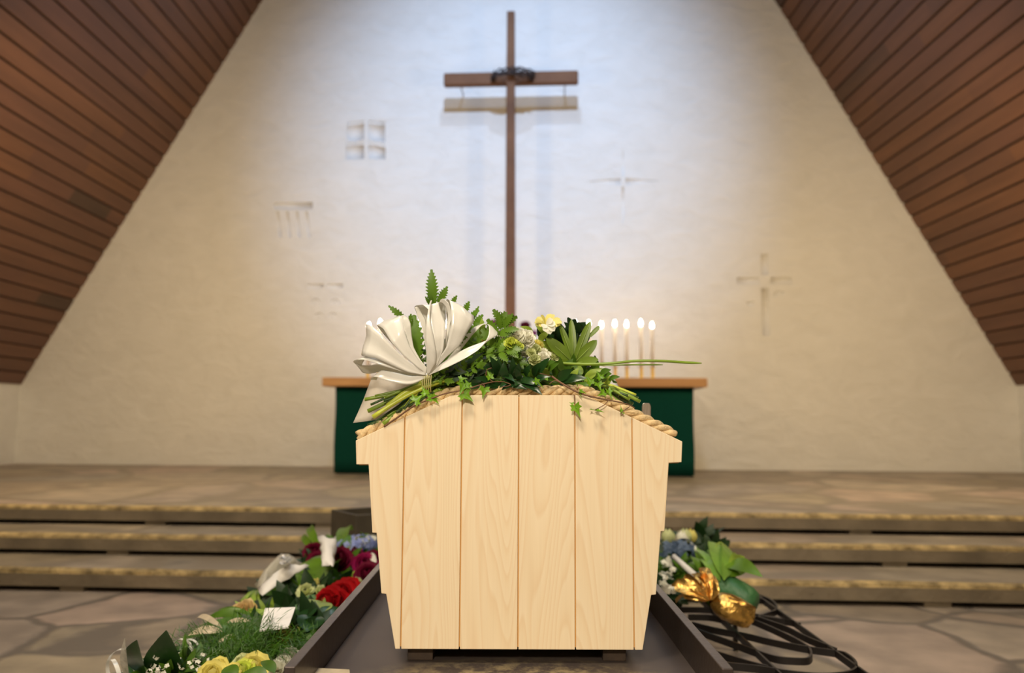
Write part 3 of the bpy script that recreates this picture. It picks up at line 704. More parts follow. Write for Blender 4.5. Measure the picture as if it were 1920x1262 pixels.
def loop(parent, kn, e1, e2, bulge, w0=.006, flare=1., fr=.55, back=.8):
    """one bow loop: leaves the knot pinched, opens to the fold between e1 and e2, returns behind"""
    e1 = V(e1); e2 = V(e2); kn = V(kn); m_ = (e1 + e2) / 2; a = (e2 - e1); W = a.length / 2; a.normalize(); d = m_ - kn
    n = d.cross(a).normalized()
    if n.y > 0: n = -n                               # front side faces the viewer
    s0 = d.cross(n).normalized()
    if s0.dot(a) < 0: s0 = -s0
    pts = [kn + n * .004, kn + d * .30 + n * bulge * .75, kn + d * .62 + n * bulge, kn + d * .90 + n * bulge * .62, m_ + d * .02, kn + d * .90 - n * bulge * .62 * back, kn + d * .6 - n * bulge * back, kn + d * .28 - n * bulge * .7 * back, kn - n * .004]
    sd = [s0, s0 * .8 + a * .2, s0 * .4 + a * .6, a, a, a, s0 * .4 + a * .6, s0 * .8 + a * .2, s0]
    ws = [w0, W * .42, W * .78 * flare, W * .98, W, W * .98, W * .8 * flare, W * .45, w0]
    return ribbon('ribbon_loop', SATIN, parent, pts, sd, ws, crease=.10)

YB1 = 1.635
b1 = thing('bouquet', P(830, 742, 1.68), 'flower bouquet on the left of the casket lid, tied with a big white satin bow', 'bouquet', 'bouquets on the casket lid')
# stems
kn = P(803, 712, YB1)
def stem(mb, a, b, r, sag=0., mi=0, end=1):
    a = V(a); b = V(b); m_ = (a + b) / 2 + V((0, 0, sag)); pts = smoothpath([a, m_, b], 4); mb.tube(pts, r, 8, mi=mi)
    if end is not None: d = (pts[-1] - pts[-2]).normalized(); mb.tube([b - d * .0006, b + d * .0006], r * .86, 8, mi=end)
ends = [(721, 746, 3.2, 0), (684, 749, 3.4, 0), (690, 771, 4, 0), (699, 782, 4.2, 2), (726, 762, 5.2, 2), (749, 781, 6.0, 2), (703, 743, 2.6, 0), (719, 752, 2.4, 1), (695, 759, 2.2, 1), (712, 771, 2.4, 1),
        (676, 812, 3, 1), (692, 806, 3.6, 0), (706, 799, 3.2, 1), (718, 795, 4.2, 0), (734, 790, 3, 1), (728, 783, 2.6, 1), (744, 790, 2.4, 1), (764, 771, 3, 1), (776, 766, 3, 0), (757, 768, 2.6, 1), (742, 772, 3, 1), (707, 789, 2.6, 1), (771, 750, 3, 0), (755, 742, 2.6, 1), (735, 738, 2.4, 0)]
mb = MB()
for x, y, r_, mi in ends:
    yy = YB1 + rnd(-.02, .03); k_ = kn + V((rnd(-.012, .03), rnd(-.01, .03), rnd(-.014, .008)))
    if y > 785: k_ = k_ + V((.0, 0, -.02))
    stem(mb, k_ + V((.05, .04, 0)), k_, r_ * .00085, 0, mi, None); stem(mb, k_, P(x, y, yy), r_ * .00108, rnd(-.006, .008), mi, 3)
for _ in range(90):
    t = rnd(.1, 1); x = lerp(800, 690, t) + rnd(-5, 5); y = lerp(752, 808, t) + rnd(-12, 3); dx = rnd(20, 46)
    mb.tube([P(x, y, YB1 + rnd(-.012, .03)), P(x + dx, y - dx * rnd(.4, .75), YB1 + rnd(0, .04))], rnd(.0010, .0024), 6, mi=random.choice([0, 1, 1, 1]))
mb.build('stem_bundle', [STEM, STEM_D, STEM_L, STEM_C], b1)
# twine at the neck
mb = MB()
for k in range(5):
    a0 = rnd(0, 1); pts = [kn + V((.004 * k - .008 + .002 * math.sin(a), .026 * math.cos(a), .026 * math.sin(a))) for a in [2 * PI * i / 16 for i in range(17)]]
    mb.tube(pts, .0012, 5)
mb.build('binding', mat('raffia', (.62, .58, .25), .6), b1)
# translucent film sheet behind the stems
mb = MB(); co_ = [P(662, 793, 1.69), P(697, 710, 1.72), P(790, 702, 1.70), P(812, 712, 1.69), P(770, 752, 1.68), P(716, 786, 1.675)]
rows = []
N_ = 10
for i in range(N_ + 1):
    u = i / N_; a = co_[0].lerp(co_[1], u); 
    low = co_[0].lerp(co_[5], u * 1.0) if u < .35 else None
    e = co_[5].lerp(co_[4], u) .lerp(co_[3], u)
    rows.append((a, e.lerp(co_[2], u)))
vs = []
for i, (a, e) in enumerate(rows):
    for j in range(9): q = a.lerp(e, j / 8); vs.append(q + V((0, .006 * math.sin(j * 1.1 + i * .4), 0)))
mb.add(vs, [(i * 9 + j, i * 9 + j + 1, (i + 1) * 9 + j + 1, (i + 1) * 9 + j) for i in range(N_) for j in range(8)])
o = mb.build('wrap_film', FILM, b1); md = o.modifiers.new('s', 'SOLIDIFY'); md.thickness = .0004
# foliage behind the bow
def frondP(mb, a, b, w, ya, yb, n=(0, -1, .25), k=4, teeth=5): pinna(mb, P(a[0], a[1], ya), P(b[0], b[1], yb), V(n), w * .00107, k, teeth)
mb = MB()
mb.tube([P(812, 640, 1.70), P(814, 575, 1.70), P(812, 545, 1.70)], [.0016, .0012, .0006], 6)
# separate toothed leaflets seen above the bow
def tl(mb, a, b, w, Y, n=(0, -1, .3), teeth=6, mi=None, Yb=None): mb.leaf(P(a[0], a[1], Y), P(b[0], b[1], Yb or Y - .01), w * .00107, V(n) + rv(.15), .05, .16, teeth=teeth, mi=mi, prof=lambda u: math.sin(PI * min(1, .12 + u * .88)) ** .8)
tl(mb, (813, 574), (809, 505), 12.5, 1.70, (0, -1, .2), 11); tl(mb, (822, 570), (839, 537), 9, 1.70, (0, -1, .2), 8); tl(mb, (811, 571), (803, 548), 5, 1.70); tl(mb, (806, 572), (797, 556), 4, 1.70); tl(mb, (760, 600), (728, 573), 7, 1.68, teeth=7); tl(mb, (765, 612), (771, 588), 5, 1.68); tl(mb, (845, 575), (857, 554), 6, 1.70); tl(mb, (870, 588), (880, 565), 7, 1.70)
tl(mb, (878, 596), (899, 582), 6, 1.70); tl(mb, (888, 612), (906, 590), 8, 1.70); tl(mb, (886, 600), (898, 574), 5, 1.71)
for a, b, w in (((780, 680), (776, 590), 18), ((770, 650), (782, 600), 14), ((880, 650), (862, 590), 16), ((870, 660), (905, 600), 16), ((850, 640), (845, 585), 12), ((900, 660), (918, 610), 14)):
    tl(mb, a, b, w, 1.70, teeth=8)
frondP(mb, (925, 660), (948, 585), 46, 1.635, 1.62, (.1, -1, .2), 3, 6); frondP(mb, (905, 665), (978, 655), 34, 1.63, 1.61, (.1, -.9, .5), 3, 6)
tl(mb, (938, 618), (934, 588), 6, 1.625, teeth=7); tl(mb, (945, 612), (962, 588), 7, 1.625, teeth=7); tl(mb, (945, 620), (973, 618), 7, 1.625, teeth=6)
for _ in range(80):
    x = rnd(770, 960); y = rnd(640, 722); Y = rnd(1.63, 1.76); ang = rnd(-.4, 1.0); ln = rnd(28, 60)
    if x < 815 and y < 700: Y = 1.72
    frondP(mb, (x, y), (x + ln * math.cos(ang), y - ln * math.sin(ang)), ln * .36, Y, Y + rnd(-.04, .02), V((rnd(-.3, .3), -1, rnd(0, .6))), 3, 4)
mb.build('fern_leaves', L_FERN, b1)
mb = MB(); 
for _ in range(110):
    x = rnd(795, 960); y = rnd(690, 730); Y = rnd(1.64, 1.80); ln = rnd(25, 60); a = rnd(-.1, .8)
    mb.leaf(P(x, y, Y), P(x + ln * math.cos(a), y - ln * math.sin(a), Y - .01), rnd(.004, .011), V((rnd(-.4, .4), -1, rnd(0, .8))), .08, .2)
leafball(mb, P(880, 690, 1.84), (.11, .12, .05), 90, .07, .016)
mb.build('filler_leaves', L_DEEP, b1)
mb = MB()
for a, b, w in (((905, 625), (903, 596), 6), ((915, 640), (907, 612), 7), ((950, 655), (985, 640), 8), ((960, 668), (935, 650), 8), ((900, 628), (911, 606), 5)):
    mb = MB(); mb.leaf(P(a[0], a[1], 1.66), P(b[0], b[1], 1.65), w * .00107, (0, -1, .4), .1, .2); mb.build('lime_leaflet', L_LIME, b1)
# flowers at the head of the bouquet
def ruffle(mb, c, n, r, k=46, mi=None):
    c = V(c); n = V(n).normalized(); x = n.orthogonal().normalized(); y = n.cross(x); k = max(20, k)
    for i in range(k):
        q = i / k; a = i * 2.399; lean = .15 + .85 * q; d = (x * math.cos(a) + y * math.sin(a)) * lean + n * (1.05 - .75 * lean); d.normalize()
        fn = (n * (.2 + lean) - (x * math.cos(a) + y * math.sin(a)) * (1.1 - lean)); mb.leaf(c - n * r * .2, c - n * r * .2 + d * r * rnd(.95, 1.15), r * rnd(.30, .42), fn + rv(.35), rnd(-.2, .1), rnd(-.3, .4), prof=lambda u: min(1, .2 + u * .9) * (1.02 - u ** 10) ** .5, seg=6, mi=mi, teeth=0, twist=rnd(-.5, .5))
for px, py, Y, r_, m_ in ((967, 634, 1.64, .026, P_WHITE), (984, 636, 1.65, .024, P_WHITE), (958, 646, 1.625, .017, P_LIME), (971, 650, 1.625, .013, P_LIME), (942, 632, 1.69, .012, P_WHITE), (905, 640, 1.70, .016, P_YEL), (1003, 657, 1.70, .016, P_GRN), (1018, 670, 1.64, .013, P_WHITE), (1003, 676, 1.635, .015, P_GRN), (995, 662, 1.64, .012, P_GRN), (984, 662, 1.685, .014, P_WHITE)):
    mb = MB(); ruffle(mb, P(px, py, Y), (rnd(-.2, .3), -.8, .5), r_); mb.build('flower_head', m_, b1)
# bow
knot = P(801, 702, 1.618)
bw = MB(); bw.lathe(knot - V((0, 0, .008)), [(.004, 0), (.008, .003), (.0085, .008), (.006, .014), (.003, .016)], 12); bw.build('bow_knot', SATIN, b1)
Q = lambda x, y, Y=1.61: P(x, y, Y)
def band(name, L_, R_, k=6, cr=.0):
    def sp(pts):                                  # crisp folds: half way between straight and smooth
        pts = [P(*p) for p in pts]; s_ = smoothpath(pts, k); return [q.lerp(pts[min(i // k, len(pts) - 1)].lerp(pts[min(i // k + 1, len(pts) - 1)], (i % k) / k), .6) for i, q in enumerate(s_)]
    a = sp(L_); b = sp(R_); m_ = 7; mb = MB(); vs = []
    for i, (p, q) in enumerate(zip(a, b)):
        d = q - p; t = (a[min(i + 1, len(a) - 1)] - a[max(0, i - 1)]); n = d.cross(t); n = n.normalized() if n.length > 1e-9 else V((0, -1, 0))
        for j in range(m_):
            u = j / (m_ - 1); vs.append(p + d * u + n * (cr * d.length * (math.sin(PI * u) + .35 * math.sin(u * 9.4 + i * .12))))
    mb.add(vs, [(i * m_ + j, i * m_ + j + 1, (i + 1) * m_ + j + 1, (i + 1) * m_ + j) for i in range(len(a) - 1) for j in range(m_ - 1)])
    o = mb.build(name, SATIN, b1); md = o.modifiers.new('s', 'SOLIDIFY'); md.thickness = .0004; md.offset = 0
# right loop: front face, fold, back face
band('ribbon_loop', [(801, 701, 1.61), (818, 678, 1.60), (836, 652, 1.59), (846, 612, 1.582), (846, 580, 1.588), (843, 563, 1.60), (838, 560, 1.615), (834, 572, 1.635), (838, 598, 1.645), (836, 630, 1.64), (830, 655, 1.63), (804, 700, 1.62)],
     [(806, 702, 1.61), (838, 669, 1.60), (862, 648, 1.595), (877, 622, 1.595), (888, 604, 1.60), (889, 594, 1.612), (884, 590, 1.625), (878, 600, 1.65), (868, 618, 1.66), (856, 636, 1.655), (840, 660, 1.64), (808, 701, 1.62)], cr=.05)
band('ribbon_loop', [(842, 612, 1.60), (846, 600, 1.597), (846, 585, 1.593), (841, 568, 1.59), (831, 560, 1.592), (826, 562, 1.60)], [(836, 650, 1.60), (839, 604, 1.603), (840, 590, 1.60), (836, 576, 1.597), (829, 568, 1.60), (824, 567, 1.605)])
# middle loop: back panel rising, folded over the top, front band coming down
band('ribbon_loop', [(800, 700, 1.62), (799, 660, 1.635), (793, 622, 1.64), (782, 590, 1.635), (777, 576, 1.62), (781, 573, 1.605), (793, 572, 1.597), (806, 584, 1.59), (808, 608, 1.585), (813, 634, 1.583), (819, 662, 1.59), (815, 682, 1.60), (803, 701, 1.61)],
     [(807, 700, 1.62), (824, 665, 1.64), (834, 630, 1.65), (836, 596, 1.645), (834, 569, 1.63), (828, 566, 1.615), (822, 568, 1.602), (829, 590, 1.60), (835, 608, 1.595), (834, 630, 1.59), (831, 655, 1.592), (820, 683, 1.60), (806, 702, 1.61)], cr=.05)
band('ribbon_loop', [(801, 702, 1.605), (800, 670, 1.59), (799, 640, 1.58), (799, 610, 1.577), (802, 585, 1.58), (806, 567, 1.59), (808, 563, 1.60)], [(804, 702, 1.605), (816, 682, 1.592), (818, 660, 1.585), (813, 630, 1.58), (807, 600, 1.58), (808, 572, 1.59), (810, 564, 1.60)], cr=.06)
band('ribbon_loop', [(778, 576, 1.60), (786, 600, 1.602), (794, 625, 1.605), (799, 650, 1.608), (800, 690, 1.612)], [(784, 574, 1.612), (798, 600, 1.612), (800, 622, 1.612), (801, 650, 1.612), (802, 690, 1.615)])
# left loop next to the gap
band('ribbon_loop', [(799, 701, 1.61), (786, 692, 1.60), (757, 668, 1.59), (735, 643, 1.585), (719, 617, 1.595), (712, 612, 1.61), (706, 609, 1.63), (722, 630, 1.645), (750, 660, 1.64), (798, 699, 1.62)],
     [(801, 692, 1.61), (783, 672, 1.60), (768, 648, 1.592), (758, 617, 1.59), (752, 593, 1.60), (748, 592, 1.615), (742, 596, 1.635), (752, 620, 1.655), (770, 650, 1.65), (800, 692, 1.62)], cr=.05)
band('ribbon_loop', [(752, 592, 1.60), (754, 604, 1.597), (759, 618, 1.598), (763, 632, 1.60), (770, 652, 1.603), (785, 678, 1.607), (801, 697, 1.61)], [(758, 590, 1.615), (766, 597, 1.61), (770, 608, 1.607), (772, 630, 1.607), (776, 652, 1.607), (788, 674, 1.61), (802, 692, 1.613)])
# far left loop
band('ribbon_loop', [(799, 700, 1.608), (764, 676, 1.59), (738, 652, 1.58), (716, 628, 1.578), (698, 612, 1.588), (691, 608, 1.603), (687, 609, 1.62), (700, 625, 1.645), (740, 665, 1.64), (798, 700, 1.62)],
     [(799, 704, 1.608), (766, 698, 1.592), (738, 686, 1.585), (706, 672, 1.583), (685, 668, 1.59), (678, 667, 1.603), (677, 664, 1.62), (700, 672, 1.65), (740, 688, 1.645), (798, 703, 1.62)], cr=.05)
def rib2(pts, ws, sd):
    return ribbon('ribbon_tail', SATIN, b1, [Q(*p) for p in pts], sd, [w * .00107 for w in ws], crease=.12)
# right open loop, edge-on
u_ = V((.25, .95, .2))
rib2([(803, 702, 1.612), (838, 682, 1.60), (872, 664, 1.595), (903, 648, 1.60), (924, 630, 1.61), (923, 612, 1.625), (905, 607, 1.635), (884, 622, 1.64), (866, 645, 1.64), (838, 680, 1.63)],
     [4, 11, 13, 11, 11, 12, 10, 9, 9, 6], [V((.5, .3, .9)), V((.35, .3, .9)), V((.3, .4, .9)), V((.5, .5, .8)), V((.8, .6, .2)), V((.5, .9, -.1)), V((0, 1, .2)), V((-.6, .8, .3)), V((-.5, .8, .3)), V((-.5, .5, .4))])
# left low round loop
rib2([(800, 702, 1.612), (762, 690, 1.60), (722, 676, 1.595), (690, 668, 1.60), (672, 676, 1.61), (673, 690, 1.625), (692, 694, 1.635), (716, 690, 1.64), (745, 694, 1.64), (790, 703, 1.63)],
     [4, 9, 12, 12, 11, 12, 11, 9, 8, 4], [V((0, .3, 1)), V((0, .4, .9)), V((.1, .5, .8)), V((.3, .7, .5)), V((.7, .7, 0)), V((.2, .9, -.5)), V((-.1, .8, -.7)), V((0, .6, -.8)), V((0, .5, -.9)), V((0, .3, -1))])
# tails
rib2([(800, 704, 1.612), (770, 712, 1.602), (735, 706, 1.60), (708, 700, 1.605), (700, 712, 1.62)], [4, 9, 11, 9, 6], [V((0, .4, 1)), V((0, .4, .9)), V((.1, .4, .9)), V((.4, .5, .6)), V((.8, .4, 0))])

# ---------- second bouquet on the right of the lid
b2 = thing('bouquet', P(1060, 745, 1.78), 'flower bouquet on the right of the casket lid with a large fingered green leaf', 'bouquet', 'bouquets on the casket lid')
YR = 1.72
mb = MB(); base = P(1076, 682, YR)
for tx, ty, w, dy in ((1024, 634, 17, -.01), (1049, 607, 9, 0.), (1071, 598, 10, .01), (1107, 602, 12, 0.), (1125, 611, 6, .0), (1119, 638, 15, -.01), (1122, 674, 12, -.02), (1092, 702, 10, -.03), (1046, 682, 11, -.03), (1050, 700, 9, -.03)):
    st = base if tx != 1125 else P(1105, 632, YR)
    mb.leaf(st, P(tx, ty, YR + dy), w * .00150, (rnd(-.15, .15), -1, .15), .03, .22, prof=lambda u: min(1, .32 + .5 * u) * (math.sin(PI * min(1, .30 + u * .70)) ** .6 if u > .3 else 1), seg=12)
fat = mb.build('fatsia_leaf', L_FAT, b2)
mb = MB()
for tx, ty in ((1024, 634), (1049, 607), (1071, 598), (1107, 602), (1119, 638), (1122, 674)):
    t = P(tx, ty, YR - .004); mb.tube([base + V((0, -.004, 0)), base.lerp(t, .5) + V((0, -.0075, 0)), base.lerp(t, .92) + V((0, -.003, 0))], [.0014, .0008, .0003], 5)
mb.build('leaf_vein', leafm('vein_light_green', (.40, .55, .12), .3), fat)
mb = MB()
for _ in range(60):
    x = rnd(1020, 1090); y = rnd(612, 700); a = rnd(.6, 2.6); ln = rnd(20, 42)
    Y = rnd(1.78, 1.9); ey = max(604, y - ln * math.sin(a)); ex = min(1112, x + ln * math.cos(a) * .7)
    mb.leaf(P(x, y, Y), P(ex, ey, Y - .02), rnd(.008, .018), (rnd(-.4, .4), -1, .3), .1, .2)
leafball(mb, P(1040, 705, 1.95), (.09, .16, .045), 120, .06, .018)
mb.build('dark_foliage', L_DEEP, b2)
mb = MB()
for _ in range(70):
    x = rnd(985, 1150); y = rnd(680, 730); a = rnd(-.3, 3.3); ln = rnd(18, 44); Y = rnd(1.65, 1.78)
    ey = y - ln * math.sin(a)
    if x > 1105: ln *= .6
    if x > 1120: ey = max(ey, 690 + (x - 1120) * .8); y = max(y, 700 + (x - 1120) * .6)
    mb.leaf(P(x, y, Y), P(x + ln * math.cos(a), ey, Y - .02), rnd(.006, .014), (rnd(-.4, .4), -1, .5), .1, .2)
mb.build('mid_foliage', L_MID, b2)
mb = MB()
for a, b, w, Y in (((1000, 625), (975, 612), 6, 1.78), ((1005, 630), (980, 640), 7, 1.78), ((1010, 640), (1030, 622), 7, 1.77), ((1020, 625), (1003, 608), 6, 1.80), ((1040, 660), (1010, 640), 10, 1.77), ((1095, 715), (1130, 690), 8, 1.68), ((1070, 715), (1085, 690), 7, 1.67), ((1010, 690), (1000, 668), 8, 1.65), ((1030, 705), (1012, 690), 7, 1.66), ((1120, 720), (1128, 695), 7, 1.68), ((1135, 720), (1150, 705), 7, 1.69)):
    mb = MB(); mb.leaf(P(*a, Y), P(*b, Y - .01), w * .0012, (rnd(-.2, .2), -1, .5), .12, .2); mb.build('lime_leaflet', L_LIME, b2)
# yellow daisy-like flower seen from the side
mb = MB(); c = P(1022, 612, 1.72)
for i in range(26):
    a = rnd(0, 2 * PI); tip = P(1022 + 26 * math.cos(a) + 6, 605 - 17 * math.sin(a) * (1 if math.sin(a) > 0 else .6), 1.72 + rnd(-.03, .02)); mb.leaf(c, tip, .0075, (0, -.7, .7), .10, .2, prof=lambda u: min(1, .3 + u) * (1 - u ** 6) ** .5)
mb.build('flower_head', P_YEL, b2)
mb = MB()
for tx, ty in ((1035, 596), (1040, 606), (1038, 618), (1030, 624), (1022, 620), (1016, 612)): mb.leaf(P(1024, 609, 1.70), P(tx + 2, ty + 3, 1.69), .0085, (0, -.8, .4), .12, .2, prof=lambda u: min(1, .3 + u) * (1 - u ** 6) ** .5)
mb.build('flower_head', P_WHITE, b2)
for px, py, Y, r_, m_ in ((1018, 668, 1.70, .018, P_WHITE), (1008, 650, 1.76, .018, P_YEL), (1040, 668, 1.72, .014, P_GRN)):
    mb = MB(); ruffle(mb, P(px, py, Y), (0, -.8, .5), r_); mb.build('flower_head', m_, b2)
# stems out to the right, over the slope
mb = MB(); k2 = P(1095, 715, 1.72)
for x, y, r_, mi in ((1200, 753, 3.4, 0), (1192, 741, 3, 2), (1196, 746, 2.4, 1), (1186, 757, 3.4, 1), (1174, 763, 3, 0), (1165, 765, 3, 1), (1180, 749, 2.8, 0), (1170, 752, 3, 1), (1150, 752, 3, 2), (1160, 742, 3, 1), (1178, 742, 2.4, 1)):
    stem(mb, k2 + V((rnd(-.01, .01), rnd(-.01, .02), rnd(-.012, .008))), P(x, y, 1.71 + rnd(-.02, .02)), r_ * .00112, rnd(.002, .008), mi, 3)
mb.build('stem_bundle', [STEM, STEM_D, STEM_L, STEM_C], b2)
# white wrap poking out
mb = MB(); L_ = [P(1108, 690, 1.80), P(1122, 686, 1.80), P(1136, 690, 1.80), P(1150, 706, 1.80), P(1162, 728, 1.80)]; R_ = [P(1100, 712, 1.76), P(1112, 718, 1.76), P(1126, 724, 1.76), P(1142, 730, 1.76), P(1160, 733, 1.77)]
mb.strip(smoothpath(L_, 4), smoothpath(R_, 4)); o = mb.build('paper_wrap', PAPER, b2); md = o.modifiers.new('s', 'SOLIDIFY'); md.thickness = .0006
# long blades of grass
for pts, r_ in (([(1048, 681, 1.68), (1100, 683, 1.66), (1150, 681, 1.65), (1190, 677, 1.65), (1240, 677, 1.65), (1290, 680, 1.66), (1316, 681, 1.66)], 2.6), ([(1060, 684, 1.68), (1130, 685, 1.67), (1190, 684, 1.66), (1243, 684, 1.66)], 1.3)):
    pp = smoothpath([P(*q) for q in pts], 6); n_ = len(pp); mb = MB(); mb.tube(pp, [r_ * .00107 * (1 if i < n_ * .85 else max(.15, 1 - (i - n_ * .85) / (n_ * .17))) for i in range(n_)], 6, flat=.6); mb.build('grass_blade', STEM, b2)

# ---------- garland of dark pointed leaves along the lid edge
gl = thing('ruscus_sprig', P(950, 733, 1.63), 'sprig of dark glossy pointed leaves lying along the rope at the middle of the lid', 'sprig', None)
mb = MB(); mb.tube(smoothpath([P(880, 728, 1.64), P(920, 712, 1.63), P(955, 712, 1.62), (P(1000, 712, 1.63)), P(1045, 718, 1.64)], 5), .0018, 6); mb.build('twig', STEM_D, gl)
mb = MB()
for a, b, w in (((932, 704), (918, 668), 9), ((934, 706), (934, 670), 8), ((948, 712), (945, 678), 8), ((962, 710), (961, 670), 8), ((966, 712), (974, 680), 8), ((975, 712), (968, 690), 6), ((1010, 700), (1031, 671), 9), ((1000, 705), (1012, 680), 7), ((940, 705), (965, 716), 8), ((930, 718), (888, 708), 7),
                ((958, 712), (936, 728), 6), ((962, 714), (1008, 734), 7), ((975, 712), (1014, 724), 8), ((985, 714), (1017, 741), 7), ((950, 716), (988, 730), 7), ((1046, 712), (1074, 692), 9), ((1048, 714), (1100, 709), 9), ((900, 722), (870, 730), 6), ((940, 722), (905, 727), 6), ((1000, 716), (1034, 706), 7), ((925, 700), (905, 690), 7), ((985, 706), (996, 684), 7), ((960, 720), (940, 732), 5), ((985, 716), (960, 727), 5)):
    mb.leaf(P(*a, 1.625 + rnd(-.005, .012)), P(*b, 1.605 + rnd(-.01, .012)), w * .00112, (rnd(-.5, .5), -1, rnd(.1, .7)), rnd(.04, .14), .22)
mb.build('leaves', L_DARK, gl)

# ---------- ivy trails
def ivytrail(label, vine, leaves, stems_, r_=.0016):
    t = thing('ivy_trail', P(*vine[len(vine) // 2]), label, 'ivy')
    mb = MB(); pp = smoothpath([P(*p) for p in vine], 7); mb.tube(pp, [r_ * (1.25 - .7 * i / len(pp)) for i in range(len(pp))], 6)
    for s_ in stems_: mb.tube(smoothpath([P(*p) for p in s_], 4), .0009, 5)
    mb.build('vine', VINE, t)
    for b, tp, w, n in leaves:
        mb = MB(); ivy(mb, P(*b), P(*tp), n, w); mb.build('ivy_leaf', L_IVY, t)
YV = 1.588
ivytrail('ivy trail with a reddish stem hanging over the upper left edge of the casket front',
    [(720, 800, 1.60), (745, 783, 1.597), (775, 762, 1.592), (805, 749, YV), (835, 738, YV), (870, 731, YV), (900, 722, YV), (925, 716, 1.60), (945, 716, 1.61)],
    [((866, 735, YV), (888, 753, YV - .006), 1.0, (-.1, -1, .3)), ((872, 715, YV), (861, 742, 1.58), .9, (.1, -1, .2)), ((860, 712, YV), (877, 708, YV), .9, (0, -1, .5)), ((909, 724, YV), (905, 749, YV - .004), .9, (.2, -1, .1)),
     ((775, 755, YV), (794, 738, YV), 1.1, (0, -1, .4)), ((808, 742, YV), (824, 758, YV), .8, (0, -1, .3)), ((800, 742, YV), (790, 722, YV + .01), .7, (0, -1, .3)), ((800, 746, YV), (826, 748, YV), .6, (.1, -1, .3)), ((880, 728, YV), (870, 706, YV), .6, (.3, -1, .3)), ((920, 712, 1.6), (912, 690, 1.60), .7, (.3, -1, .3)), ((1000, 712, 1.6), (1022, 728, 1.6), .5, (.3, -1, .3))],
    [[(880, 731, YV), (868, 726, YV), (866, 735, YV)], [(900, 722, YV), (906, 720, YV), (909, 726, YV)], [(925, 716, 1.6), (912, 706, 1.6), (913, 694, 1.6), (922, 690, 1.6)], [(945, 716, 1.61), (958, 722, 1.6), (940, 726, 1.6)]])
ivytrail('ivy trail with dark stem crossing the rope on the upper right of the casket front',
    [(1035, 706, 1.61), (1052, 718, 1.60), (1082, 735, 1.59), (1110, 744, YV), (1140, 750, YV), (1165, 755, YV), (1181, 760, 1.592), (1190, 765, 1.60)],
    [((1077, 757, YV), (1089, 785, YV - .006), .72, (-.2, -1, .2)), ((1076, 759, YV), (1067, 754, YV), .9, (0, -1, .3)), ((1078, 761, YV), (1089, 763, YV), .9, (0, -1, .3)), ((1115, 770, YV), (1134, 771, YV - .012), .45, (0, -.35, 1)), ((1112, 769, YV), (1105, 766, YV - .01), .7, (0, -.4, 1)),
     ((1165, 775, YV), (1164, 758, YV), .42, (.3, -1, .3)), ((1168, 774, YV), (1172, 776, YV), .9, (0, -1, .6)), ((1138, 728, 1.60), (1150, 752, YV), .5, (.3, -1, .3)), ((1085, 733, YV), (1102, 738, YV), .6, (0, -1, .8)), ((1085, 736, YV), (1093, 748, YV), .35, (.6, -1, 0)), ((1128, 712, 1.62), (1118, 694, 1.62), .8, (0, -1, .3)), ((1024, 713, 1.6), (1028, 706, 1.6), .9, (0, -1, .3)),
     ((1084, 722, 1.61), (1078, 716, 1.6), .7, (0, -1, .3)), ((1110, 722, 1.62), (1098, 702, 1.62), .8, (.2, -1, .3)), ((1120, 716, 1.62), (1128, 734, 1.61), .9, (.2, -1, .4)), ((1135, 735, 1.62), (1120, 742, 1.61), .9, (.2, -1, .4))],
    [[(1076, 740, 1.59), (1078, 750, YV), (1077, 757, YV)], [(1140, 752, YV), (1132, 760, YV), (1115, 769, YV)], [(1181, 762, YV), (1170, 770, YV), (1164, 775, YV)], [(1035, 706, 1.61), (1020, 702, 1.6), (1012, 700, 1.6)], [(1052, 718, 1.6), (1040, 714, 1.6), (1030, 720, 1.6)]], .0018)

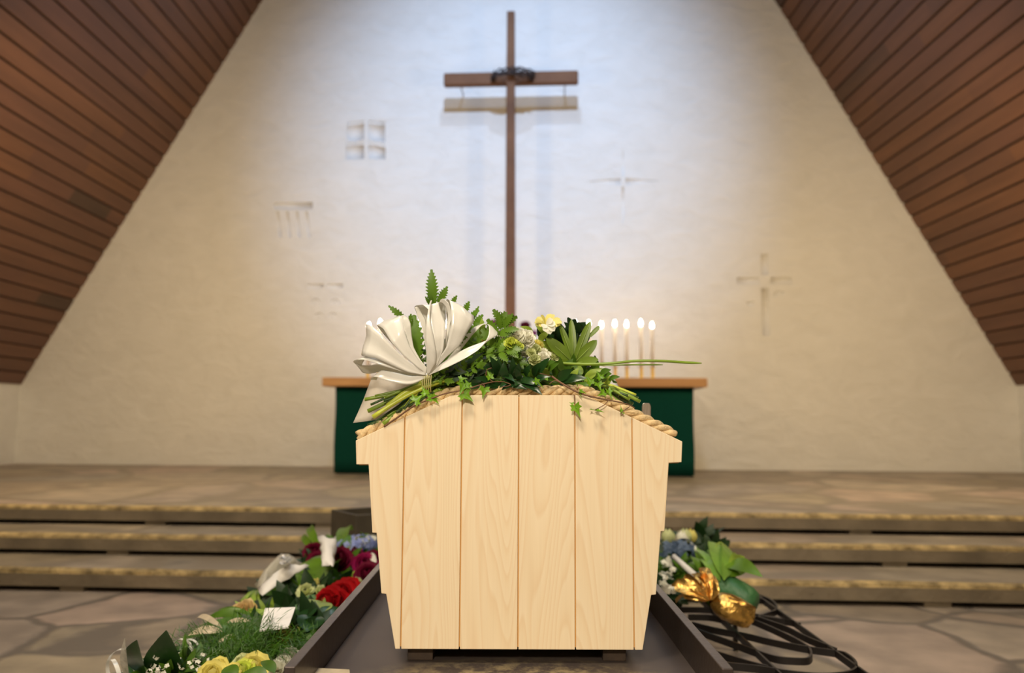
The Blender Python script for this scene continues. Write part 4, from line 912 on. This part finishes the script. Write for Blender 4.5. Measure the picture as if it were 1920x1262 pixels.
# ---------- wrought iron flower racks on both sides
ZK = .30
def rack(sg, label):
    t = thing('flower_rack', (sg * .72, 2.4, 0), label, 'rack')
    xo = 1.0; xi = .40; ya, ybk = 1.25, PZ(1386, 1084, ZK).y; h = .021; th = .0032
    def bar(pts, name, closed=False):
        mb = MB(); pts = [V((sg * p[0], p[1], ZK)) for p in pts]; n = len(pts); vs = []
        for i, p in enumerate(pts):
            t_ = (pts[(i + 1) % n if closed else min(i + 1, n - 1)] - pts[(i - 1) % n if closed else max(0, i - 1)]).normalized(); s_ = V((-t_.y, t_.x, 0)) * th
            vs += [p - s_, p + s_, p + s_ - V((0, 0, h)), p - s_ - V((0, 0, h))]
        fs = []
        for i in range(n if closed else n - 1):
            for k in range(4): fs.append((i * 4 + k, ((i + 1) % n) * 4 + k, ((i + 1) % n) * 4 + (k + 1) % 4, i * 4 + (k + 1) % 4))
        if not closed: fs += [(3, 2, 1, 0), tuple((n - 1) * 4 + k for k in range(4))]
        mb.add(vs, fs); return mb.build(name, IRON, t, smooth=False)
    bar([(xi, ya), (xo, ya), (xo, ybk), (xi, ybk)], 'frame', True)
    bar([(.757, ya), (.757, ybk)], 'middle_bar')
    def hair(cx, cy, a, b, ang, n=40):
        ca, sa = math.cos(ang), math.sin(ang); return [(cx + a * math.cos(q) * ca - b * math.sin(q) * sa, cy + a * math.cos(q) * sa + b * math.sin(q) * ca) for q in [2 * PI * i / n for i in range(n)]]
    def trace(pts, k=6):
        q = [PZ(x, y, ZK) for x, y in pts]; bar(smoothpath([(p.x, p.y) for p in q], k), 'scroll')
    trace([(1298, 1166), (1342, 1177), (1397, 1187), (1440, 1197), (1499, 1209), (1545, 1216), (1579, 1221), (1590, 1226), (1602, 1236), (1606, 1245), (1602, 1253), (1584, 1259), (1540, 1262), (1480, 1257), (1424, 1248), (1376, 1243), (1345, 1240)])
    trace([(1386, 1150), (1440, 1172), (1475, 1188), (1500, 1201), (1516, 1212), (1521, 1221), (1520, 1228), (1512, 1233), (1488, 1233), (1457, 1230), (1426, 1221), (1384, 1206), (1353, 1195), (1322, 1184), (1290, 1172)])
    trace([(1386, 1143), (1440, 1162), (1475, 1174), (1511, 1192), (1545, 1206), (1568, 1215)])
    trace([(1360, 1150), (1419, 1154), (1460, 1159), (1482, 1162), (1500, 1168)])
    trace([(1290, 1152), (1330, 1153), (1370, 1160), (1400, 1160), (1440, 1148), (1455, 1142), (1456, 1134), (1446, 1124), (1425, 1115), (1400, 1108)])
    trace([(1335, 1218), (1375, 1230), (1405, 1239), (1440, 1248)])
    for y in (3.02, 3.36):
        bar(smoothpath([(xi + .02, y - .05), (.62, y + .06), (.80, y + .04), (xo - .005, y - .12)], 8), 'scroll')
    for x in (xo - .012,):
        for y in (ya + .04, ybk - .04):
            mb = MB(); mb.box((sg * x - .009, y - .009, 0), (sg * x + .009, y + .009, ZK - h)); mb.build('leg', IRON, t, smooth=False)
def smoothpath2(p): return p
_sp = smoothpath
def smoothpath(pts, k=6):
    if len(pts[0]) == 2: return [(q.x, q.y) for q in _sp([V((a, b, 0)) for a, b in pts], k)]
    return _sp(pts, k)
rack(1, 'low black wrought iron rack of looping bars at the right side of the bier')
rack(-1, 'low black wrought iron rack under the heap of funeral bouquets left of the bier')

# ---------- bouquets on the left rack
def pz(px, py, z=.34): return PZ(px, py, z)
def newb(px, py, label, g='bouquets laid on the left rack', z=ZK): return thing('bouquet', PZ(px, py, z), label, 'bouquet', g)
UP = V((0, -.5, 1))
def lf(mb, a, b, w, z=.36, zb=None, n=None, bend=.1, fold=.22, mi=None): mb.leaf(pz(a[0], a[1], z), pz(b[0], b[1], zb or z), w, n or (UP + rv(.2)), bend, fold, mi=mi)
def stemsz(mb, a, ends_, r, z0=.36, z1=.34):
    for e in ends_: p = pz(a[0] + rnd(-4, 4), a[1] + rnd(-3, 3), z0); q = pz(e[0], e[1], z1); mb.tube([p, (p + q) / 2 + V((0, 0, .01)), q], r, 6)

# farthest: crimson dahlias, blue blossom, green leaves, white paper
L1 = newb(650, 1075, 'far left-side bouquet of crimson blooms and pale blue blossom beside the bier rail')
mb = MB(); leafball(mb, pz(655, 1060, .36), (.17, .22, .06), 150, .10, .026); leafball(mb, pz(690, 1040, .36), (.10, .12, .06), 80, .08, .02)
lf(mb, (640, 1045), (657, 1003), .024, .42, .50, (0, -1, .3)); mb.build('foliage', L_MID, L1)
mb = MB(); leafball(mb, pz(625, 1075, .35), (.14, .2, .05), 120, .10, .022, outward=.6); mb.build('dark_foliage', L_DEEP, L1)
mb = MB(); lf(mb, (640, 1035), (662, 994), .030, .44, .46, (0, -1, .3)); lf(mb, (602, 1030), (590, 990), .020, .44, .46, (0, -1, .3)); lf(mb, (598, 1040), (570, 1003), .016, .42, .45, (0, -1, .3)); lf(mb, (610, 1090), (560, 1060), .05, .42, .44, (0, -.6, .8)); lf(mb, (600, 1085), (612, 1040), .05, .42, .47, (0, -.9, .4)); mb.build('broad_leaves', L_FERN, L1)
for px, py, r_, m_ in ((636, 1050, .060, P_CRIM), (588, 1035, .048, P_CRIM), (684, 1060, .055, P_MAG), (690, 1078, .055, P_CRIM), (665, 1033, .035, P_MAG), (699, 1048, .04, P_CRIM), (596, 1052, .045, P_CRIM)):
    mb = MB(); flower_rose(mb, pz(px, py, .44), (rnd(-.3, .3), -.8, .7), r_, 5); mb.build('flower_head', m_, L1)
mb = MB(); mb.lathe(pz(677, 1057, .44), [(0, -.02), (.015, -.016), (.022, 0), (.015, .016), (0, .02)], 12); mb.lathe(pz(668, 1079, .42), [(0, -.02), (.013, -.014), (.018, 0), (.013, .014), (0, .02)], 12); mb.build('bud', L_LIME, L1)
mb = MB(); blossoms(mb, pz(652, 1026, .45), (.07, .05, .028), 60, .016); blossoms(mb, pz(674, 1018, .46), (.08, .05, .03), 60, .016); mb.build('blue_blossom', P_BLUE, L1)
mb = MB(); blossoms(mb, pz(688, 1014, .46), (.06, .04, .02), 30, .014); lf(mb, (705, 1058), (690, 1044), .02, .45, n=(0, -1, .5)); lf(mb, (700, 1072), (694, 1060), .014, .44, n=(0, -1, .5)); mb.build('white_blossom', P_WHITE, L1)

# white paper cone
mb = MB()
def crump(cols, rows_, f, amp):
    vs = []
    for i in range(rows_ + 1):
        for j in range(cols + 1): vs.append(f(j / cols, i / rows_) + rv(amp))
    return vs, [(i * (cols + 1) + j, i * (cols + 1) + j + 1, (i + 1) * (cols + 1) + j + 1, (i + 1) * (cols + 1) + j) for i in range(rows_) for j in range(cols)]
def bil(a, b, c_, d, lift=V((0, 0, 0))):
    return lambda u, v: a.lerp(b, u).lerp(d.lerp(c_, u), v) + lift * math.sin(PI * u) * math.sin(PI * v)
mb.add(*crump(5, 7, bil(pz(598, 1006, .54), pz(632, 1008, .54), pz(624, 1062, .48), pz(606, 1062, .48), V((0, -.05, .02))), .006))
o = mb.build('folded_paper', PAPER, None, label='white folded tissue paper standing up among the crimson flowers left of the bier', cat='paper'); md = o.modifiers.new('s', 'SOLIDIFY'); md.thickness = .002

# bouquet wrapped in pale cellophane
L2 = newb(500, 1100, 'slim bouquet wrapped in pale cellophane at the outer edge of the left rack')
mb = MB(); mb.add(*crump(7, 10, bil(pz(535, 1046, .46), pz(580, 1062, .42), pz(488, 1113, .38), pz(478, 1096, .40), V((0, 0, .07))), .006)); o = mb.build('wrapper', WRAP, L2); md = o.modifiers.new('s', 'SOLIDIFY'); md.thickness = .002
mb = MB(); mb.add(*crump(4, 9, bil(pz(545, 1060, .47), pz(580, 1060, .47), pz(490, 1117, .41), pz(483, 1104, .41), V((0, 0, .03))), .003)); o = mb.build('white_card', PAPER, L2); md = o.modifiers.new('s', 'SOLIDIFY'); md.thickness = .002
mb = MB()
for k in range(9): mb.add(*crump(3, 3, bil(*[pz(rnd(522, 548), rnd(1040, 1058), .50) for _ in range(4)]), .004))
mb.build('silver_bow', mat('silver_ribbon', (.75, .76, .76), .2, metal=.6), L2)
mb = MB(); stemsz(mb, (482, 1108), [(452, 1128), (458, 1136), (464, 1120), (470, 1138), (450, 1142), (478, 1140), (466, 1130), (485, 1132)], .006); mb.build('stem_bundle', STEM, L2)

# red roses bouquet in the middle
L3 = newb(600, 1130, 'bouquet with a pair of bright red roses leaning on the left rail of the bier')
mb = MB(); leafball(mb, pz(592, 1115, .35), (.14, .24, .05), 150, .08, .020); leafball(mb, pz(630, 1090, .35), (.10, .2, .05), 70, .1, .025); lf(mb, (575, 1160), (628, 1125), .06, .38, .42); lf(mb, (560, 1170), (600, 1140), .055, .38, .41); mb.build('foliage', L_MID, L3)
mb = MB(); leafball(mb, pz(600, 1150, .33), (.2, .26, .05), 140, .12, .03); leafball(mb, pz(548, 1125, .33), (.13, .22, .03), 90, .08, .018); mb.build('dark_foliage', L_DEEP, L3)
for px, py, r_ in ((611, 1130, .055), (641, 1112, .050), (652, 1104, .045), (632, 1128, .045), (622, 1118, .04)):
    mb = MB(); flower_rose(mb, pz(px, py, .42), (rnd(-.4, .2), -.8, .7), r_, 5); mb.build('flower_head', P_RED, L3)
for px, py, r_, m_ in ((582, 1106, .045, P_YEL), (574, 1112, .035, P_GRN), (600, 1112, .03, P_GRN), (668, 1096, .03, P_GRN), (605, 1098, .028, P_PEACH)):
    mb = MB(); ruffle(mb, pz(px, py, .41), (0, -.7, .8), r_, 30); mb.build('flower_head', m_, L3)
mb = MB(); lf(mb, (588, 1152), (606, 1128), .045, .41, .43, (0, -1, .5)); lf(mb, (582, 1180), (596, 1158), .03, .38, .40, (0, -1, .5)); lf(mb, (590, 1140), (612, 1148), .035, .40, .41, (0, -1, .7)); mb.build('pale_leaf', leafm('pale_grey_green', (.28, .36, .10), .3), L3)
mb = MB(); lf(mb, (560, 1170), (585, 1140), .05, .40, .43, (-.4, -.8, .5)); lf(mb, (545, 1180), (570, 1162), .05, .40, .41, (.2, -.8, .6)); lf(mb, (575, 1185), (590, 1155), .04, .40, .42); lf(mb, (528, 1168), (552, 1155), .03, .42, .43); lf(mb, (600, 1175), (640, 1140), .04, .38, .42); mb.build('large_dark_leaf', L_DARK, L3)
# white lace card
mb = MB(); a, b, c_, d = pz(497, 1143, .48), pz(554, 1141, .48), pz(541, 1178, .46), pz(486, 1185, .46)
mb.prism([a, b, c_, d][::-1], (0, 0, .004)); cd_ = mb.build('condolence_card', LACE, smooth=False, label='white card with pierced edge lying on the flowers of the left rack', cat='card')
# lily bouquet: pale striped leaves and a peach rose
L4 = newb(470, 1160, 'bouquet of long striped leaves and a peach bloom at the left rack edge')
mb = MB()
for a, b, w in (((470, 1155), (380, 1163), .022), ((470, 1165), (356, 1198), .022), ((460, 1172), (372, 1175), .008), ((480, 1160), (395, 1150), .010), ((455, 1180), (330, 1203), .014)): lf(mb, a, b, w, .41, .39)
mb.build('striped_leaves', L_MID, L4)
mb = MB()
for a, b, w in (((417, 1184), (352, 1192), .013), ((417, 1178), (366, 1163), .009), ((470, 1165), (420, 1172), .008), ((445, 1192), (405, 1208), .008)): lf(mb, a, b, w, .43, .41, (0, -.7, .8), .12)
mb.build('pale_leaves', leafm('cream_leaf', (.74, .62, .44), .3), L4)
mb = MB(); stemsz(mb, (500, 1150), [(450, 1152), (455, 1162), (448, 1170), (470, 1172), (460, 1180), (440, 1160)], .006, .40, .37); leafball(mb, pz(500, 1165, .34), (.12, .12, .025), 60, .07, .010); mb.build('stems', STEM, L4)
for px, py, r_, m_ in ((460, 1148, .045, P_PEACH), (448, 1150, .03, P_PEACH), (470, 1145, .028, P_YEL)):
    mb = MB(); ruffle(mb, pz(px, py, .38), (0, -.7, .7), r_, 34); mb.build('flower_head', m_, L4)
mb = MB(); leafball(mb, pz(520, 1190, .32), (.16, .16, .025), 90, .07, .013); mb.build('dark_foliage', L_DEEP, L4)
# needle fern bouquet with roses, nearest
L5 = newb(470, 1230, 'nearest bouquet on the left rack, feathery green fern with pale yellow roses')
mb = MB()
for i in range(16):
    x = rnd(420, 520); y = rnd(1205, 1240); fluff(mb, pz(x, y, rnd(.36, .41)), V((rnd(-1, .6), rnd(-.3, 1), .1)), .12, 420, .055)
fluff(mb, pz(432, 1222, .36), (1, .1, .05), .18, 900, .045); fluff(mb, pz(560, 1228, .36), (-1, .3, .05), .20, 700, .04); mb.build('needle_fern', L_NEED, L5)
mb = MB(); leafball(mb, pz(460, 1235, .33), (.24, .16, .03), 220, .06, .014); leafball(mb, pz(560, 1225, .33), (.16, .24, .04), 130, .12, .026); mb.build('dark_foliage', L_DEEP, L5)
mb = MB()
for px, py, dx in ((560, 1215, 60), (530, 1230, 70), (575, 1195, 50)): lf(mb, (px, py), (px + dx, py - 22), .02, .38, .40)
leafball(mb, pz(420, 1255, .36), (.16, .06, .03), 50, .08, .02); 
for a, b_, w in (((440, 1275), (425, 1250), .018), ((500, 1278), (455, 1262), .022), ((515, 1262), (490, 1240), .014), ((410, 1280), (440, 1262), .016)): lf(mb, a, b_, w, .44, .45)
mb.build('lance_leaves', L_MID, L5)
for px, py, r_, m_ in ((476, 1250, .040, P_YEL), (455, 1257, .032, P_LIME), (432, 1262, .028, P_YEL), (398, 1264, .036, P_YEL), (408, 1250, .028, P_YEL), (538, 1193, .040, P_YEL), (530, 1200, .03, P_YEL), (452, 1243, .026, P_GRN)):
    mb = MB(); flower_rose(mb, pz(px, py, .42 if py > 1240 else .41), (rnd(-.3, .3), -.6, .8), r_, 4); mb.build('flower_head', m_, L5)
for px, py, r_ in ((541, 1235, .034), (548, 1225, .026), (530, 1248, .03), (520, 1256, .028)):
    mb = MB(); ruffle(mb, pz(px, py, .38), (0, -.5, .9), r_, 34); mb.build('flower_head', P_WHITE, L5)
# big dark leaves and gypsophila with curled ribbon, bottom left
L6 = newb(300, 1250, 'bouquet at the lower left end with broad dark leaves and curled white ribbon')
mb = MB(); lf(mb, (266, 1266), (257, 1200), .040, .36, .47, (-.2, -1, .2), .05); lf(mb, (310, 1262), (312, 1182), .046, .36, .50, (.25, -1, .2), .06); leafball(mb, pz(320, 1275, .34), (.13, .08, .03), 80, .06, .016); leafball(mb, pz(380, 1262, .34), (.14, .10, .03), 90, .06, .014); mb.build('broad_dark_leaves', L_DARK, L6)
mb = MB(); leafball(mb, pz(345, 1262, .37), (.14, .08, .03), 70, .05, .010); lf(mb, (350, 1225), (347, 1187), .006, .40, .44, (0, -1, .2)); mb.build('mid_foliage', L_MID, L6)
mb = MB()
for _ in range(34):
    x = rnd(275, 400); y = rnd(1225, 1262); blossoms(mb, pz(x, y, rnd(.40, .43)), (.005, .005, .005), 3, .005)
mb.build('gypsophila', P_WHITE, L6, kind='stuff')
mb = MB()
def curl(mb, c, r_, turns, ln, w, ph=0, ax=(1, 0, 0)):
    c = V(c); ax = V(ax).normalized(); x = ax.orthogonal().normalized(); y = ax.cross(x); A_ = []; B_ = []
    for i in range(int(24 * turns) + 1):
        a = 2 * PI * i / 24 + ph; p = c + ax * ln * i / (24 * turns) + (x * math.cos(a) + y * math.sin(a)) * r_; A_.append(p - ax * w); B_.append(p + ax * w)
    mb.strip(A_, B_)
curl(mb, pz(212, 1262, .36), .035, 1.6, .07, .005, 1, (.9, .6, .1)); curl(mb, pz(222, 1258, .38), .045, 1.2, .05, .006, 2, (.3, 1, .2)); curl(mb, pz(345, 1222, .40), .022, 1.1, .03, .004, 0, (.2, 1, .2)); curl(mb, pz(330, 1225, .39), .03, .8, .03, .004, 2, (.6, 1, .2))
mb.build('curled_ribbon', SATIN, L6)
mb = MB(); lf(mb, (240, 1275), (234, 1196), .012, .36, .48, (-.2, -1, .1), .04); o = mb.build('wrap_point', WRAP, L6)

# ---------- bouquets on the right rack
gR = 'bouquets laid on the right rack'
R1 = newb(1275, 1060, 'leafy bouquet with cream tulips at the far end of the right rack', gR)
mb = MB(); leafball(mb, pz(1262, 1075, .36), (.16, .26, .06), 260, .06, .016); mb.build('foliage', L_MID, R1)
mb = MB(); leafball(mb, pz(1290, 1060, .36), (.14, .22, .08), 200, .09, .022); leafball(mb, pz(1318, 1040, .40), (.08, .12, .08), 90, .1, .024); lf(mb, (1325, 1040), (1322, 1002), .016, .46, .52, (0, -1, .2)); mb.build('dark_foliage', L_DEEP, R1)
for px, py, h_, m_ in ((1254, 1023, .070, P_GRN), (1286, 1020, .065, P_GRN), (1296, 1018, .06, P_YEL), (1278, 1022, .06, P_WHITE)):
    mb = MB(); flower_tulip(mb, pz(px, py, .47), (rnd(-.1, .1), 0, 1), h_); mb.build('tulip_head', m_, R1)
mb = MB(); blossoms(mb, pz(1250, 1032, .45), (.06, .05, .045), 50, .016); blossoms(mb, pz(1282, 1035, .45), (.05, .05, .05), 50, .016); mb.build('blue_blossom', P_DBLUE, R1)
mb = MB()
for _ in range(34): blossoms(mb, pz(rnd(1240, 1262), rnd(1045, 1110), rnd(.40, .45)), (.006, .006, .006), 3, .012)
mb.build('small_white_blossom', P_WHITE, R1)
mb = MB(); mb.tube([pz(1263, 1043, .47), pz(1302, 1078, .42)], [.010, .012], 8); mb.build('white_stick', PAPER, R1)
mb = MB(); mb.tube([pz(1296, 1020, .48), pz(1308, 1034, .46)], [.008, .010], 8); mb.build('white_bud', P_WHITE, R1)
# tissue wrapped bouquet
R2 = newb(1370, 1110, 'bouquet rolled in dark green paper with large light green leaves', gR)
mb = MB(); a = pz(1330, 1092, .40); b = pz(1418, 1134, .345); d = (b - a); pts = [a + d * u for u in (-.25, -.05, .15, .4, .65, .85, .96, 1.0)]
mb.tube(pts, [.028, .042, .052, .058, .056, .050, .040, .024], 18); mb.build('green_paper_wrap', TISSUE, R2)
mb = MB()
lf(mb, (1358, 1088), (1330, 1014), .040, .43, .50, (0, -1, .4), .06); lf(mb, (1352, 1086), (1300, 1030), .014, .42, .48, (0, -1, .4)); lf(mb, (1356, 1088), (1349, 1020), .03, .43, .50, (.2, -1, .4)); lf(mb, (1350, 1090), (1312, 1048), .022, .42, .46, (0, -1, .4)); mb.build('light_leaves', leafm('light_green_leaf', (.22, .40, .06), .3), R2)
mb = MB(); lf(mb, (1360, 1062), (1352, 1016), .040, .45, .50, (0, -1, .3), .02); lf(mb, (1364, 1066), (1396, 1044), .028, .45, .48, (.3, -1, .3), .05); lf(mb, (1366, 1064), (1380, 1038), .02, .46, .49, (.1, -1, .3)); mb.build('lime_leaves', L_LIME, R2)
mb = MB(); lf(mb, (1362, 1060), (1430, 1082), .034, .46, .45, (0, -.9, .6), .12); lf(mb, (1356, 1078), (1400, 1066), .03, .44, .45, (0, -.8, .7)); leafball(mb, pz(1335, 1085, .38), (.06, .1, .04), 60, .09, .024); mb.build('green_leaves', L_FERN, R2)
# gold foil bouquet
R3 = newb(1330, 1120, 'bouquet handle wrapped in shiny gold foil with a gold bow', gR)
mb = MB(); a = pz(1333, 1126, .40); b = pz(1412, 1158, .345); d = b - a; pts = [a + d * u for u in (0, .06, .18, .4, .65, .85, .95, 1.0)]; N0 = 22
rad = [.012, .022, .036, .044, .044, .040, .034, .014]; vs = []
for i, (p, r_) in enumerate(zip(pts, rad)):
    t = d.normalized(); x = V((0, 0, 1)); x = (x - t * x.dot(t)).normalized(); y = t.cross(x)
    for k in range(N0): a_ = 2 * PI * k / N0; q = r_ * (1 + .10 * math.sin(a_ * 5 + i) + rnd(-.05, .05)); vs.append(p + x * math.cos(a_) * q + y * math.sin(a_) * q)
mb.add(vs, [(i * N0 + k, i * N0 + (k + 1) % N0, (i + 1) * N0 + (k + 1) % N0, (i + 1) * N0 + k) for i in range(7) for k in range(N0)] + [[7 * N0 + k for k in range(N0)]]); mb.build('foil_handle', GOLD, R3)
kn3 = pz(1331, 1126, .41)
mb = MB()
for k in range(7):
    a_ = 2 * PI * k / 7; d1 = V((.6 * math.cos(a_) - .4, .35 * math.sin(a_) + .5, .65 + .5 * math.sin(a_)))
    d1 = d1.normalized() * rnd(.06, .10)
    mb.leaf(kn3, kn3 + d1, .022, V((math.sin(a_), -.8, .3)), .2, .5, prof=lambda u: .25 + .75 * u)
mb.build('foil_collar', GOLD, R3)
for e, zz, w, n in (((1284, 1078), .48, .020, (-.6, -.7, .4)), ((1297, 1076), .48, .017, (.3, -.9, .3)), ((1316, 1064), .50, .020, (0, -1, .2)), ((1326, 1074), .48, .016, (.4, -.9, .2)), ((1258, 1098), .45, .026, (-.2, -.8, .6)), ((1272, 1104), .43, .018, (.2, -.6, .8)), ((1268, 1131), .37, .016, (0, -.5, .9)), ((1338, 1090), .47, .014, (.5, -.8, .2))):
    mb = MB(); mb.leaf(kn3, pz(*e, zz), w, n, .16, .7, prof=lambda u: min(1, .25 + 1.6 * u) * (1.02 - u ** 9) ** .5, seg=10); mb.build('bow_loop', GOLD, R3)
mb = MB(); c0_ = pz(1240, 1110, .36); leafball(mb, c0_, (.10, .16, .04), 80, .06, .016); mb.build('filler_foliage', L_DEEP, R3)


# ------------------------------------------------------------------ lights
def area(name, loc, target, size, power, col, sy=None):
    l = bpy.data.lights.new(name, 'AREA'); l.energy = power; l.color = col; l.size = size
    if sy: l.shape = 'RECTANGLE'; l.size_y = sy
    o = bpy.data.objects.new(name, l); COL.objects.link(o); o.location = loc
    o.rotation_euler = (V(target) - V(loc)).to_track_quat('-Z', 'Y').to_euler(); return o
def spot(name, loc, target, power, col, ang, blend, rad):
    l = bpy.data.lights.new(name, 'SPOT'); l.energy = power; l.color = col; l.spot_size = R(ang); l.spot_blend = blend; l.shadow_soft_size = rad
    o = bpy.data.objects.new(name, l); COL.objects.link(o); o.location = loc
    o.rotation_euler = (V(target) - V(loc)).to_track_quat('-Z', 'Y').to_euler(); return o
CROSSC = C(0, 0, 5.2)
COOL = (.50, .69, 1.0); WARM = (1, .72, .36)
spot('nave_spotlight', (.0, -1.2, 9.1), CROSSC + V((0, 0, -.5)), 4700, COOL, 35, 1.0, .06)
spot('nave_spotlight', (.04, 5.0, 8.7), CROSSC + V((0, 0, -.6)), 380, COOL, 58, 1.0, .06)
area('key_lamp', (-.7, .2, 3.9), (0, 1.75, .6), .55, 78, (1, .86, .66))
spot('casket_fill', (-.5, -3.2, 3.3), (0, 1.6, .55), 740, (1, .89, .72), 36, 1.0, .22)  # unseen front fill, added to brighten the casket end
spot('aisle_fill', (-3.0, 2.6, 5.6), (-2.3, 4.4, 0), 450, (1, .80, .54), 95, 1.0, .4)  # unseen fill, added to brighten the floor and steps on the left
spot('aisle_fill', (3.0, 2.6, 5.6), (2.3, 4.4, 0), 450, (1, .80, .54), 95, 1.0, .4)  # same added fill for the right side
area('chancel_lamp', (-3.2, 5.9, 3.2), (-3.9, 10.1, 1.0), .5, 82, WARM)
area('chancel_lamp', (3.2, 5.7, 3.2), (3.7, 9.6, 1.0), .5, 82, WARM)
area('cool_overhead_fill', (0, 3.0, 9.4), (0, 3.0, 0), 1.2, 130, (.72, .84, 1.0), 4.0)  # no roof window here: cool fill added for satin sheen and top rims
w = bpy.data.worlds.new('world'); sc.world = w; w.use_nodes = True
w.node_tree.nodes['Background'].inputs[0].default_value = (1, .70, .36, 1); w.node_tree.nodes['Background'].inputs[1].default_value = .50
sc.view_settings.view_transform = 'Standard'; sc.view_settings.look = 'None'; sc.view_settings.gamma = 1; sc.view_settings.exposure = 0.0
